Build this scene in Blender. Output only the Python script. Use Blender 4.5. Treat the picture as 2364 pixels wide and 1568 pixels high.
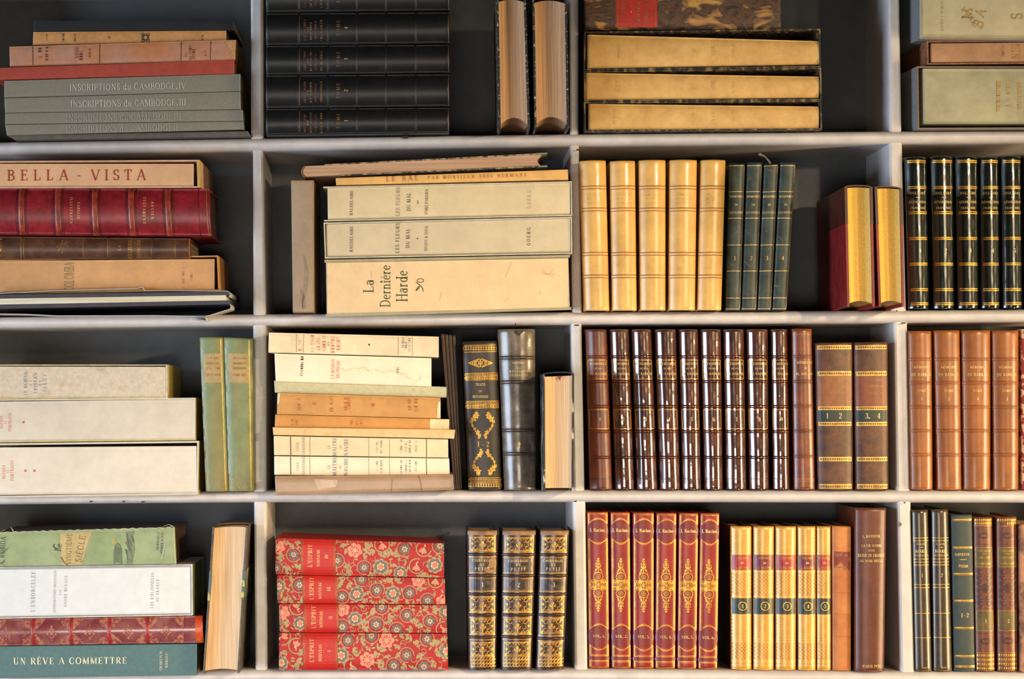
import bpy, math, random
from mathutils import Matrix, Vector
from math import sin, cos, pi, sqrt, radians
scene = bpy.context.scene
for o in list(bpy.data.objects): bpy.data.objects.remove(o)

# ---------------------------------------------------------------- camera
F, VX, VY, D0 = 5000.0, 1000.0, 950.0, 2.75       # focal length (px), point square in front of the camera, distance
LEAN = -0.0135
CAMZ = 1.30
nc = Vector((VX-1182.0, 784.0-VY, -F)).normalized()
k = (LEAN*nc.x + nc.y)/(-nc.z)
zc = Vector((LEAN, 1.0, k)).normalized()
xc = nc.cross(zc).normalized()
MW = Matrix((xc, nc, zc))                          # camera axes -> world axes
cam_d = bpy.data.cameras.new('camera'); cam = bpy.data.objects.new('camera', cam_d)
scene.collection.objects.link(cam); scene.camera = cam
cam_d.sensor_width = 36.0; cam_d.lens = F/2364*36.0; cam_d.clip_start = 0.05; cam_d.clip_end = 50
cam.matrix_world = Matrix.Translation((0, -D0, CAMZ)) @ MW.to_4x4()

# ---------------------------------------------------------------- light
w = bpy.data.worlds.new('room'); scene.world = w; w.use_nodes = True
w.node_tree.nodes['Background'].inputs[0].default_value = (0.80, 0.72, 0.66, 1)
w.node_tree.nodes['Background'].inputs[1].default_value = 0.025
def area(name, loc, target, sx, sy, col, power, spread=180):
    l = bpy.data.lights.new(name, 'AREA'); l.shape = 'RECTANGLE'; l.size = sx; l.size_y = sy
    l.color = col; l.energy = power; l.spread = radians(spread)
    o = bpy.data.objects.new(name, l); scene.collection.objects.link(o); o.location = loc
    o.rotation_euler = (Vector(target)-Vector(loc)).to_track_quat('-Z', 'Y').to_euler(); return o
def bulb(name, loc, r, col, power):
    l = bpy.data.lights.new(name, 'POINT'); l.shadow_soft_size = r; l.color = col; l.energy = power
    o = bpy.data.objects.new(name, l); scene.collection.objects.link(o); o.location = loc; return o
def spot(name, loc, target, r, col, power, cone, blend=1.0):
    l = bpy.data.lights.new(name, 'SPOT'); l.shadow_soft_size = r; l.color = col; l.energy = power; l.spot_size = radians(cone); l.spot_blend = blend
    o = bpy.data.objects.new(name, l); scene.collection.objects.link(o); o.location = loc
    o.rotation_euler = (Vector(target)-Vector(loc)).to_track_quat('-Z', 'Y').to_euler(); return o
area('window_daylight', (-2.3, -1.25, 0.85), (0.3, 0, 0.95), 1.15, 1.8, (0.64, 0.78, 1.0), 24, 88)
area('warm_lamp_glow', (2.6, -0.95, 0.80), (0.3, 0, 0.95), 0.28, 1.2, (1.0, 0.74, 0.42), 19, 95)
spot('lamp_spot', (1.75, -2.6, 1.90), (0.40, 0, 0.95), 0.05, (1.0, 0.80, 0.50), 165, 40)
spot('lamp_spot', (2.15, -2.4, 1.95), (0.40, 0, 0.95), 0.04, (1.0, 0.80, 0.50), 100, 40)
area('front_fill', (-0.3, -3.4, 0.80), (-0.12, 0, 0.95), 1.5, 0.7, (1.0, 0.90, 0.78), 2.9, 42)  # added frontal fill, aimed low to brighten the lower bays
vs = scene.view_settings
scene.display_settings.display_device = 'sRGB'
vs.view_transform = 'Standard'; vs.look = 'None'; vs.gamma = 1.0; vs.use_curve_mapping = False; vs.exposure = 0.1

# ---------------------------------------------------------------- pixel -> world
def W(px, py, d=0.0):
    v = MW @ Vector((px-1182.0, 784.0-py, -F)); t = (D0+d)/v.y
    return Vector((v.x*t, d, CAMZ+v.z*t))
PX = D0/F                                          # metres per pixel on the front plane

# ---------------------------------------------------------------- materials
def lin(c):
    return tuple((x/255/12.92 if x/255 <= .04045 else ((x/255+.055)/1.055)**2.4) for x in c) + (1.0,)
_m = {}
def mat(name, col, rough=.55, col2=None, scale=60, stretch=None, bump=0.0, bscale=None, metal=0.0, coat=0.0,
        detail=4, lo=.35, hi=.65, var=.12, spec=.5, distort=0.0, extra=None):
    if name in _m: return _m[name]
    m = bpy.data.materials.new(name); m.use_nodes = True; nt = m.node_tree; N = nt.nodes; L = nt.links
    b = N['Principled BSDF']
    g = N.new('ShaderNodeNewGeometry'); mp = N.new('ShaderNodeMapping'); L.new(g.outputs['Position'], mp.inputs[0])
    if stretch: mp.inputs['Scale'].default_value = stretch
    n = N.new('ShaderNodeTexNoise'); n.inputs['Scale'].default_value = scale; n.inputs['Detail'].default_value = detail
    n.inputs['Distortion'].default_value = distort; L.new(mp.outputs[0], n.inputs[0])
    r = N.new('ShaderNodeValToRGB'); L.new(n.outputs[0], r.inputs[0])
    c1 = lin(col)
    if col2 is None:
        a = tuple(x*(1-var) for x in c1[:3])+(1,); c = tuple(min(1, x*(1+var)) for x in c1[:3])+(1,)
    else: a, c = c1, lin(col2)
    r.color_ramp.elements[0].position = lo; r.color_ramp.elements[0].color = a
    r.color_ramp.elements[1].position = hi; r.color_ramp.elements[1].color = c
    if extra:
        for p, cc in extra:
            e = r.color_ramp.elements.new(p); e.color = lin(cc)
    n3 = N.new('ShaderNodeTexNoise'); n3.inputs['Scale'].default_value = max(55, scale*3.1); n3.inputs['Detail'].default_value = 7
    n3.inputs['Roughness'].default_value = .7; L.new(g.outputs['Position'], n3.inputs[0])
    r3 = N.new('ShaderNodeValToRGB'); L.new(n3.outputs[0], r3.inputs[0]); a3 = 1-min(.45, var*1.5+.04)
    r3.color_ramp.elements[0].position = .32; r3.color_ramp.elements[0].color = (a3, a3, a3, 1); r3.color_ramp.elements[1].position = .6; r3.color_ramp.elements[1].color = (1, 1, 1, 1)
    mx = N.new('ShaderNodeMix'); mx.data_type = 'RGBA'; mx.blend_type = 'MULTIPLY'; mx.inputs[0].default_value = 1.0
    L.new(r.outputs[0], mx.inputs[6]); L.new(r3.outputs[0], mx.inputs[7]); L.new(mx.outputs[2], b.inputs['Base Color'])
    b.inputs['Roughness'].default_value = rough; b.inputs['Metallic'].default_value = metal
    b.inputs['Coat Weight'].default_value = coat; b.inputs['Coat Roughness'].default_value = .05; b.inputs['Coat IOR'].default_value = 1.8 if coat >= .5 else 1.5
    b.inputs['Specular IOR Level'].default_value = spec
    if bump:
        n2 = N.new('ShaderNodeTexNoise'); n2.inputs['Scale'].default_value = bscale or scale*8; n2.inputs['Detail'].default_value = 3
        L.new(mp.outputs[0], n2.inputs[0])
        bp = N.new('ShaderNodeBump'); bp.inputs['Strength'].default_value = bump; bp.inputs['Distance'].default_value = .0006
        L.new(n2.outputs[0], bp.inputs['Height']); L.new(bp.outputs[0], b.inputs['Normal'])
    _m[name] = m; return m
def paper(name, col, var=.08, **k): return mat(name, col, rough=.75, var=var, scale=35, bump=.15, bscale=500, spec=.25, **k)
def leather(name, col, rough=.38, var=.22, **k):
    k.setdefault('bump', .14); return mat(name, col, rough=rough, var=var, scale=k.pop('scale', 45), bscale=1500, **k)
GILT = mat('gilt', (214, 160, 62), rough=.38, metal=.55, var=.25, scale=150)
GILTD = mat('faded_gilt', (168, 122, 60), rough=.45, metal=.4, var=.3, scale=200)
GILTP = mat('pale_gilt', (232, 196, 120), rough=.45, metal=.3, var=.2, scale=150)
GOLDEDGE = mat('gold_edge', (222, 176, 70), rough=.5, metal=.2, col2=(204, 156, 58), scale=120, stretch=(8, 1, .06), lo=.3, hi=.75)
INK = mat('ink', (48, 42, 38), rough=.7); INKF = mat('faded_ink', (120, 108, 92), rough=.8)
WHITEP = mat('white_lettering', (205, 200, 188), rough=.7)
PGX = mat('page_edges', (206, 164, 124), rough=.8, col2=(180, 138, 100), scale=800, stretch=(1, 1, .012), lo=.38, hi=.62, spec=.2, bump=.5, bscale=600)
PGXW = mat('pale_page_edges', (232, 196, 152), rough=.8, col2=(216, 174, 130), scale=800, stretch=(1, 1, .012), lo=.38, hi=.62, spec=.2, bump=.5, bscale=600)
PGZ = mat('page_edges_flat', (206, 176, 130), rough=.8, col2=(160, 128, 84), scale=420, stretch=(.012, .012, 1), lo=.38, hi=.62, spec=.2, bump=.5, bscale=600)
PGPINK = mat('rosy_page_edges', (204, 164, 128), rough=.8, col2=(176, 136, 104), scale=300, stretch=(.02, .02, 1), lo=.35, hi=.65, spec=.2)
PAINT = mat('grey_paint', (206, 198, 192), rough=.42, var=.06, scale=18, bump=.12, bscale=60, spec=.4)
BACKP = mat('shaded_grey_paint', (98, 100, 101), rough=.7, var=.07, scale=12, spec=.3)  # same paint as the shelves, darkened to stand for shade at the back
CHIP = mat('chipped_paint', (50, 44, 40), rough=.9)

# ---------------------------------------------------------------- meshes and things
LINK = scene.collection.objects.link
def mesh_obj(name, V, Fc, mats, parent=None, midx=None, smooth=False):
    me = bpy.data.meshes.new(name)
    org = parent['_o'] if (parent is not None and '_o' in parent) else None
    if org is not None: V = [(v[0]-org[0], v[1]-org[1], v[2]-org[2]) for v in V]
    me.from_pydata([tuple(v) for v in V], [], Fc)
    if not isinstance(mats, (list, tuple)): mats = [mats]
    for m in mats: me.materials.append(m)
    if midx: me.polygons.foreach_set('material_index', midx)
    if smooth: me.polygons.foreach_set('use_smooth', [True]*len(me.polygons))
    me.update()
    o = bpy.data.objects.new(name, me); LINK(o)
    if parent is not None: o.parent = parent
    return o
def thing(name, loc, label, cat, group=None):
    e = bpy.data.objects.new(name, None); LINK(e); e.location = loc; e.empty_display_size = .02
    e['_o'] = tuple(loc); e['label'] = label; e['category'] = cat
    if group: e['group'] = group
    return e
def box_faces(b): return [(b, b+3, b+2, b+1), (b+4, b+5, b+6, b+7), (b, b+1, b+5, b+4), (b+1, b+2, b+6, b+5), (b+2, b+3, b+7, b+6), (b+3, b, b+4, b+7)]

# ---------------------------------------------------------------- roman letters, drawn stroke by stroke
T, TN = .15, .06
def V_(x, y0=0, y1=1, f=3): return ('V', x, y0, y1, f)
def H_(x0, x1, y): return ('D', x0, y, x1, y, TN)
def D_(x0, y0, x1, y1, w=T): return ('D', x0, y0, x1, y1, w)
def A_(cx, cy, rx, ry, a0=0, a1=360): return ('A', cx, cy, rx, ry, a0, a1)
def S_(x, y, w=.13): return ('D', x-w, y, x+w, y, TN*.9)
def d_(x, y, r=.08): return ('A', x, y, r*.5, r*.5, 0, 360)
GL = {
'A': (.86, [D_(.1,0,.43,1,TN), D_(.43,1,.76,0), H_(.22,.62,.36), S_(.1,.03,.11), S_(.76,.03,.12)]),
'B': (.70, [V_(.17), A_(.35,.75,.22,.22,-90,90), A_(.37,.27,.26,.24,-90,90), H_(.17,.36,.97), H_(.17,.38,.52), H_(.17,.38,.03)]),
'C': (.78, [A_(.44,.5,.34,.48,50,310), D_(.66,.86,.69,.62,TN), D_(.66,.14,.70,.36,TN)]),
'D': (.84, [V_(.17), A_(.38,.5,.36,.47,-90,90), H_(.17,.38,.97), H_(.17,.38,.03)]),
'E': (.68, [V_(.17), H_(.17,.58,.97), H_(.17,.48,.52), H_(.17,.60,.03), D_(.58,.97,.58,.76,TN), D_(.60,.03,.60,.26,TN), D_(.47,.62,.47,.42,TN)]),
'F': (.64, [V_(.17), H_(.17,.58,.97), H_(.17,.46,.5), D_(.58,.97,.58,.76,TN), D_(.46,.6,.46,.4,TN)]),
'G': (.84, [A_(.44,.5,.34,.48,50,320), D_(.66,.86,.68,.64,TN), V_(.70,.05,.42,2)]),
'H': (.88, [V_(.17), V_(.71), H_(.17,.71,.5)]),
'I': (.36, [V_(.18)]),
'J': (.46, [V_(.28,.1,1,2), A_(.16,.1,.13,.1,180,360)]),
'K': (.84, [V_(.17), D_(.2,.42,.66,.97,TN), D_(.36,.56,.72,0), S_(.64,.97,.12), S_(.72,.03,.11)]),
'L': (.66, [V_(.17), H_(.17,.58,.03), D_(.58,.03,.60,.28,TN)]),
'M': (1.0, [V_(.15,0,1,3)[:4]+(3,), D_(.15,0,.16,1,TN), D_(.16,1,.5,.05,T*.95), D_(.5,.05,.84,1,TN), V_(.84)]),
'N': (.88, [D_(.17,0,.17,1,TN), S_(.17,.03,.12), S_(.15,.97,.1), D_(.17,1,.71,0), D_(.71,0,.71,1,TN), S_(.71,.97,.12)]),
'O': (.88, [A_(.44,.5,.35,.48)]),
'P': (.68, [V_(.17), A_(.36,.73,.24,.24,-90,90), H_(.17,.37,.97), H_(.17,.37,.49)]),
'Q': (.88, [A_(.44,.5,.35,.48), D_(.42,.1,.74,-.18,.09)]),
'R': (.78, [V_(.17), A_(.36,.73,.23,.24,-90,90), H_(.17,.37,.97), H_(.17,.4,.49), D_(.38,.5,.68,0), S_(.7,.03,.08)]),
'S': (.60, [A_(.3,.74,.2,.235,40,270), A_(.3,.26,.22,.24,-140,90), D_(.48,.97,.48,.72,TN), D_(.08,.03,.08,.3,TN)]),
'T': (.74, [V_(.37,0,.97,1), H_(.06,.68,.97), D_(.07,.97,.07,.74,TN), D_(.67,.97,.67,.74,TN)]),
'U': (.84, [V_(.19,.3,1,2), A_(.43,.32,.24,.30,180,360), D_(.67,.3,.67,1,TN), S_(.67,.97,.12)]),
'V': (.84, [D_(.1,1,.43,0), D_(.43,0,.76,1,TN), S_(.1,.97,.12), S_(.76,.97,.1)]),
'W': (1.1, [D_(.1,1,.35,0), D_(.35,0,.57,1,TN), D_(.52,1,.77,0), D_(.77,0,1.0,1,TN), S_(.1,.97,.1), S_(1.0,.97,.1)]),
'X': (.82, [D_(.12,1,.70,0), D_(.12,0,.68,1,TN), S_(.12,.97,.1), S_(.68,.97,.1), S_(.12,.03,.1), S_(.70,.03,.1)]),
'Y': (.80, [D_(.1,1,.40,.48), D_(.40,.48,.70,1,TN), V_(.40,0,.5,1), S_(.1,.97,.11), S_(.70,.97,.1)]),
'Z': (.72, [D_(.62,.95,.1,.05), H_(.1,.62,.97), H_(.1,.64,.03), D_(.1,.97,.1,.75,TN), D_(.64,.03,.64,.25,TN)]),
'1': (.44, [V_(.24,0,1,1), D_(.24,.97,.08,.82,TN)]),
'2': (.62, [A_(.3,.73,.21,.25,-25,165), D_(.48,.62,.1,.06,.09), D_(.1,.05,.54,.05,.11)]),
'3': (.60, [A_(.28,.75,.19,.22,-90,150), A_(.28,.27,.23,.25,-150,90)]),
'4': (.64, [V_(.44,0,1,1), D_(.44,.97,.06,.3,TN), D_(.06,.29,.6,.29,.08)]),
'5': (.60, [A_(.28,.3,.23,.28,-150,110), D_(.14,.95,.16,.55,TN), D_(.14,.93,.5,.93,.12)]),
'6': (.62, [A_(.31,.3,.22,.28), A_(.42,.5,.33,.47,110,205)]),
'7': (.60, [D_(.08,.93,.54,.93,.12), D_(.54,.93,.24,0,.12)]),
'8': (.60, [A_(.3,.74,.17,.22), A_(.3,.27,.22,.25)]),
'9': (.62, [A_(.31,.7,.22,.28), A_(.2,.5,.33,.47,-70,25)]),
'0': (.62, [A_(.31,.5,.22,.48)]),
'.': (.26, [d_(.12,.07,.16)]), ',': (.26, [D_(.14,.1,.08,-.12,.1)]), "'": (.24, [D_(.13,1.0,.1,.74,.1)]),
'-': (.42, [D_(.08,.4,.36,.4,.09)]), '_': (.46, [D_(.06,.1,.38,.1,.12)]), ' ': (.36, []), ':': (.26, [d_(.12,.1,.16), d_(.12,.6,.16)]),
'*': (.5, [D_(.25,.25,.25,.75,.08), D_(.05,.38,.45,.62,.08), D_(.05,.62,.45,.38,.08)]),
'&': (.8, [A_(.34,.76,.16,.2), A_(.32,.27,.25,.25), D_(.25,.62,.74,.02,.12)]),
'a': (.56, [A_(.24,.2,.17,.19), D_(.42,.45,.42,0,.13), A_(.26,.46,.16,.16,0,160)]),
'b': (.62, [V_(.15,0,1,2), A_(.34,.31,.2,.29)]),
'c': (.52, [A_(.3,.31,.21,.3,45,315)]),
'd': (.64, [A_(.28,.31,.2,.29), V_(.48,0,1,3)]),
'e': (.54, [A_(.28,.31,.21,.3,10,320), H_(.1,.48,.36)]),
'i': (.32, [V_(.16,0,.62,3), d_(.15,.86,.14)]), 'l': (.32, [V_(.16)]), 'r': (.46, [V_(.15,0,.62,3), A_(.32,.42,.15,.18,50,170)]),
'n': (.66, [V_(.15,0,.62,3), A_(.33,.4,.17,.2,0,160), V_(.5,0,.42,1)]),
'h': (.66, [V_(.15), A_(.33,.4,.17,.2,0,160), V_(.5,0,.42,1)]),
'm': (.96, [V_(.15,0,.62,3), A_(.31,.4,.15,.2,0,160), V_(.47,0,.42,1), A_(.62,.4,.15,.2,0,160), V_(.78,0,.42,1)]),
'o': (.58, [A_(.29,.31,.22,.3)]), 's': (.46, [A_(.23,.46,.14,.15,40,270), A_(.23,.16,.16,.15,-140,90)]),
't': (.40, [V_(.18,.05,.85,0), H_(.05,.34,.6), A_(.27,.1,.09,.1,180,320)]),
'u': (.66, [V_(.17,.15,.62,2), A_(.32,.18,.16,.17,180,350), V_(.5,0,.62,3)]),
'v': (.58, [D_(.08,.6,.29,0,.12), D_(.29,0,.5,.6,TN)]),
}
ACC = {'É': ('E','a'), 'È': ('E','g'), 'Ê': ('E','c'), 'é': ('e','a'), 'è': ('e','g'), 'Ç': ('C','d')}
def glyph(ch):
    if ch in ACC:
        base, k = ACC[ch]; w, p = GL[base]; hy = 1.1 if base.isupper() else .74; x = w*.5
        ex = {'a': [D_(x-.06,hy,x+.1,hy+.16,.07)], 'g': [D_(x+.06,hy,x-.1,hy+.16,.07)],
              'c': [D_(x-.13,hy,x,hy+.14,.06), D_(x,hy+.14,x+.13,hy,.06)], 'd': [D_(x,.0,x-.05,-.18,.08)]}[k]
        return w, p+ex
    return GL.get(ch, GL['o'])
def stroke_polys(prims, wt=1.0, serif=True):
    out = []
    def seg(x0, y0, x1, y1, w0, w1=None):
        w1 = w0 if w1 is None else w1; dx, dy = x1-x0, y1-y0; l = math.hypot(dx, dy) or 1e-6; nx, ny = -dy/l, dx/l
        out.append([(x0+nx*w0/2, y0+ny*w0/2), (x0-nx*w0/2, y0-ny*w0/2), (x1-nx*w1/2, y1-ny*w1/2), (x1+nx*w1/2, y1+ny*w1/2)])
    for p in prims:
        if p[0] == 'V':
            _, x, y0, y1, f = p; seg(x, y0, x, y1, T*wt)
            if serif:
                if f & 1: seg(x-.15, y0+.03, x+.15, y0+.03, TN)
                if f & 2: seg(x-.15, y1-.03, x+.15, y1-.03, TN)
        elif p[0] == 'D': seg(p[1], p[2], p[3], p[4], p[5]*(wt if p[5] > .08 else max(1, wt*.8)))
        else:
            _, cx, cy, rx, ry, a0, a1 = p; n = max(4, int(abs(a1-a0)/26)); tiny = rx < .1 and ry < .1
            for i in range(n):
                b0 = radians(a0+(a1-a0)*i/n); b1 = radians(a0+(a1-a0)*(i+1)/n)
                f = lambda b: (TN+(T*wt*1.05-TN)*abs(cos(b))**1.3) if not tiny else min(rx, ry)*1.8
                seg(cx+rx*cos(b0), cy+ry*sin(b0), cx+rx*cos(b1), cy+ry*sin(b1), f(b0), f(b1))
    return out
def text_polys(s, h, width=None, wt=1.0, serif=True, gap=.06):
    """polygons of a line of text in px, centred on 0,0, baseline along +x, y up"""
    ws = [glyph(c)[0] for c in s]; nat = sum(ws)*h + gap*h*(len(s)-1); sx, sp = 1.0, gap*h
    if width:
        if width > nat: sp += (width-nat)/max(1, len(s)-1)
        else: sx = width/nat; sp *= sx
    tot = sum(ws)*h*sx + sp*(len(s)-1); x = -tot/2; out = []
    for c, wd in zip(s, ws):
        for pl in stroke_polys(glyph(c)[1], wt, serif):
            out.append([(x+a*h*sx, (b-.5)*h) for a, b in pl])
        x += wd*h*sx+sp
    return out
def clip01(poly):
    for ax, sgn, lim in ((0, 1, 0.0), (0, -1, -1.0), (1, 1, 0.0), (1, -1, -1.0)):
        res = []; n = len(poly)
        for i in range(n):
            p, q = poly[i], poly[(i+1) % n]; fp, fq = sgn*p[ax]-lim, sgn*q[ax]-lim
            if fp >= 0: res.append(p)
            if (fp >= 0) != (fq >= 0):
                t = fp/(fp-fq); res.append((p[0]+(q[0]-p[0])*t, p[1]+(q[1]-p[1])*t))
        poly = res
        if len(poly) < 3: return None
    return poly

SHELF_Z = {}
def shelf_top_px(r, x):
    return interp(SHT[r], x)
def interp(tab, x):
    for (x0, y0), (x1, y1) in zip(tab, tab[1:]):
        if x <= x1: break
    return y0+(y1-y0)*(x-x0)/(x1-x0)
SHT = {0: [(-150,-78),(600,-88),(1330,-98),(2364,-106),(2850,-110)],
       1: [(-150,329.5),(600,318),(1330,308),(2050,302),(2364,301),(2850,298)],
       2: [(-150,733.5),(600,725),(1330,720),(1820,718),(2364,713.5),(2850,710)],
       3: [(-150,1143),(600,1133),(1330,1131),(2364,1131.5),(2850,1132)],
       4: [(-150,1562),(600,1545),(1330,1544),(2050,1550),(2364,1551),(2850,1555)]}
SHB = {0: [(-150,-46),(600,-57),(1330,-67),(2364,-75),(2850,-79)],
       1: [(-150,357.5),(600,349),(1330,338),(2050,332),(2364,330),(2850,327)],
       2: [(-150,760),(600,753),(1330,750),(1820,748),(2364,744),(2850,741)],
       3: [(-150,1167),(600,1161),(1330,1160.5),(2364,1162),(2850,1163)],
       4: [(-150,1590),(600,1576),(1330,1575),(2050,1581),(2364,1583),(2850,1587)]}
BACK = .15
def shelf_z(r, X):
    lo, hi = -400.0, 3000.0
    for _ in range(30):
        m = (lo+hi)/2
        if W(m, interp(SHT[r], m)).x < X: lo = m
        else: hi = m
    return W(lo, interp(SHT[r], lo)).z

# ---------------------------------------------------------------- a block whose front is a four-cornered outline on the photograph's plane
class Block:
    def __init__(s, q, label, name='book', cat='book', group=None, d0=0.0, depth=.125, up=True, rest=None, yaw=0.0, pitch=0.0, bulge=.2, pw=2.0, wob=0.0):
        s.q = q; s.up = up; s.depth = min(depth, BACK-.004-d0); s.d0 = d0; s.yaw = yaw; s.pitch = pitch; s.pw = pw; s.wob = wob
        s.c = [W(x, y, d0) for x, y in q]           # tl tr br bl
        if rest is not None:
            for i, j in ((3, 0), (2, 1)):
                z = shelf_z(rest, s.c[i].x)+.0003
                dz = z-s.c[i].z; s.c[i] = Vector((s.c[i].x, s.c[i].y, z))
        tl, tr, br, bl = s.c
        s.Wd = ((tr-tl).length+(br-bl).length)/2; s.Ht = ((tl-bl).length+(tr-br).length)/2
        s.th = s.Wd if up else s.Ht; s.len = s.Ht if up else s.Wd
        s.bul = bulge*s.th
        (x0, y0), (x1, y1), (x2, y2), (x3, y3) = q
        s.wpx = (x1-x0+x2-x3)/2; s.hpx = (y3-y0+y2-y1)/2; s.thpx = s.wpx if up else s.hpx
        s.ph = (x0*.013+y0*.007) % 6.28
        s.e = thing(name, s.P(.5, 0, 0), label, cat, group)
        s.dec = {}; s.lv = 0
    def P(s, a, b, c):
        tl, tr, br, bl = s.c
        p = bl*((1-a)*(1-b)) + br*(a*(1-b)) + tl*((1-a)*b) + tr*(a*b)
        return p + Vector((c*s.yaw, c, c*s.pitch))
    def st(s, a, b): return (a, b) if s.up else (1-b, a)
    def ab(s, u, t): return (u, t) if s.up else (t, 1-u)
    def surf(s, u, t):
        u = min(1, max(0, u)); h = s.bul*(1-abs(2*u-1)**s.pw)
        e = min(t, 1-t)*s.len
        if e < .003: h -= (1-max(0, e)/.003)**2*min(.0012, s.bul*.3)
        if s.wob: h += s.wob*(sin(t*s.len*230+s.ph)+.6*sin(t*s.len*610+u*5+s.ph*2)+.5*sin(u*9+t*s.len*90))
        return h
    def inv(s, x, y):
        (x0, y0), (x1, y1), (x2, y2), (x3, y3) = s.q
        a, b = .5, .5
        for _ in range(3):
            px = (1-a)*(1-b)*x3+a*(1-b)*x2+(1-a)*b*x0+a*b*x1; py = (1-a)*(1-b)*y3+a*(1-b)*y2+(1-a)*b*y0+a*b*y1
            ax = (1-b)*(x2-x3)+b*(x1-x0); ay = (1-b)*(y2-y3)+b*(y1-y0)
            bx = (1-a)*(x0-x3)+a*(x1-x2); by = (1-a)*(y0-y3)+a*(y1-y2)
            det = ax*by-ay*bx; ex, ey = x-px, y-py
            a += (ex*by-ey*bx)/det; b += (ax*ey-ay*ex)/det
        return a, b
    # -- solid parts
    def boxes(s, name, lst, m, smooth=False):
        V, Fc = [], []
        for (a0, a1, b0, b1, c0, c1) in lst:
            n = len(V)
            for c in (c0, c1):
                for a, b in ((a0, b0), (a1, b0), (a1, b1), (a0, b1)): V.append(s.P(a, b, c))
            Fc += [(n, n+1, n+2, n+3), (n+7, n+6, n+5, n+4), (n, n+4, n+5, n+1), (n+1, n+5, n+6, n+2), (n+2, n+6, n+7, n+3), (n+3, n+7, n+4, n)]
        return mesh_obj(name, V, Fc, m, s.e)
    def bx(s, u0, u1, t0, t1, c0, c1):
        return (u0, u1, t0, t1, c0, c1) if s.up else (t0, t1, 1-u1, 1-u0, c0, c1)
    def spine(s, m, name='spine', rows=28, cols=14, back=.006):
        V, Fc = [], []
        ts = sorted(set([0, .002/s.len, .004/s.len]+[i/rows for i in range(rows+1)]+[1-.002/s.len, 1-.004/s.len]))
        ts = [t for t in ts if 0 <= t <= 1]; R = len(ts)
        for t in ts:
            for j in range(cols+1):
                u = j/cols; a, b = s.ab(u, t); V.append(s.P(a, b, -s.surf(u, t)))
        C = cols+1
        for i in range(R-1):
            for j in range(cols):
                k = i*C+j; f = (k, k+1, k+C+1, k+C); Fc.append(f if s.up else f[::-1])
        # returns along the two sides and the ends
        base = len(V)
        for t in ts:
            for u in (0, 1): a, b = s.ab(u, t); V.append(s.P(a, b, back))
        for i in range(R-1):
            Fc.append((i*C, (i+1)*C, base+2*(i+1), base+2*i)); Fc.append((i*C+cols, base+2*i+1, base+2*(i+1)+1, (i+1)*C+cols))
        for i, bb in ((0, 0), (R-1, 2*(R-1))):
            Fc.append(tuple([i*C+j for j in range(C)]+[base+bb+1, base+bb]))
        o = mesh_obj(name, V, Fc, m, s.e)
        fl = [len(p.vertices) == 4 and i < (R-1)*cols for i, p in enumerate(o.data.polygons)]
        o.data.polygons.foreach_set('use_smooth', fl); return o
    def book(s, m, boards=None, pages=None, bt=.0024, sq=.003, rows=28, flat=False):
        pages = pages or (PGX if s.up else PGZ); boards = boards or m
        f = min(.2, bt/s.th); e = sq/s.len
        if flat: f = min(.12, .0006/s.th); e = .0003/s.len
        s.spine(m, 'spine', rows=rows)
        s.boxes('board', [s.bx(0, f, 0, 1, .0061, s.depth)], boards)
        s.boxes('board', [s.bx(1-f, 1, 0, 1, .0061, s.depth)], boards)
        s.boxes('text_block', [s.bx(f*1.02, 1-f*1.02, e, 1-e, .0065, s.depth-.004)], pages)
        return s
    # -- print and tooling
    def poly(s, pts, m, name='lettering', lv=1, px=True, lift=0.0):
        """convex polygon in image px (or a,b) laid on the spine"""
        ab = [s.inv(x, y) for x, y in pts] if px else list(pts)
        ab = clip01(ab)
        if not ab: return
        if s.bul > .0004:
            ax = 0 if s.up else 1; vals = [p[ax] for p in ab]; mn, mx = min(vals), max(vals)
            if mx-mn > .13:
                k0, k1 = int(mn*10), int(mx*10-1e-9)
                for k in range(k0, k1+1):
                    pc = ab
                    for sg, lim in ((1, k/10), (-1, -(k+1)/10)):
                        res = []; n = len(pc)
                        for i in range(n):
                            p, q = pc[i], pc[(i+1) % n]; fp, fq = sg*p[ax]-lim, sg*q[ax]-lim
                            if fp >= 0: res.append(p)
                            if (fp >= 0) != (fq >= 0):
                                tt = fp/(fp-fq); res.append((p[0]+(q[0]-p[0])*tt, p[1]+(q[1]-p[1])*tt))
                        pc = res
                        if len(pc) < 3: break
                    if len(pc) >= 3: s._add(pc, m, name, lv, lift)
                return
        s._add(ab, m, name, lv, lift)
    def _add(s, ab, m, name, lv, lift):
        d = s.dec.setdefault(name, ([], [], [], [])); V, Fc, mi, ms = d
        if m not in ms: ms.append(m)
        n = len(V)
        for a, b in ab:
            u, t = s.st(a, b); V.append(s.P(a, b, -(s.surf(u, t)+.00012+lv*.00009+lift)))
        Fc.append(tuple(range(n, n+len(ab)))); mi.append(ms.index(m))
    def strip(s, t0, t1, m, name='gilt_tooling', u0=0.0, u1=1.0, n=12, lv=1):
        if s.wob and t1-t0 > .03:
            k = int((t1-t0)/.02)+1
            for i in range(k): s.strip(t0+(t1-t0)*i/k, t0+(t1-t0)*(i+1)/k, m, name, u0, u1, n, lv)
            return
        if t0-t1 > .03 and s.wob: return s.strip(t1, t0, m, name, u0, u1, n, lv)
        for i in range(n):
            ua, ub = u0+(u1-u0)*i/n, u0+(u1-u0)*(i+1)/n
            pts = [s.ab(ua, t0), s.ab(ub, t0), s.ab(ub, t1), s.ab(ua, t1)]
            s.poly(pts, m, name, lv, px=False)
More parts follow.
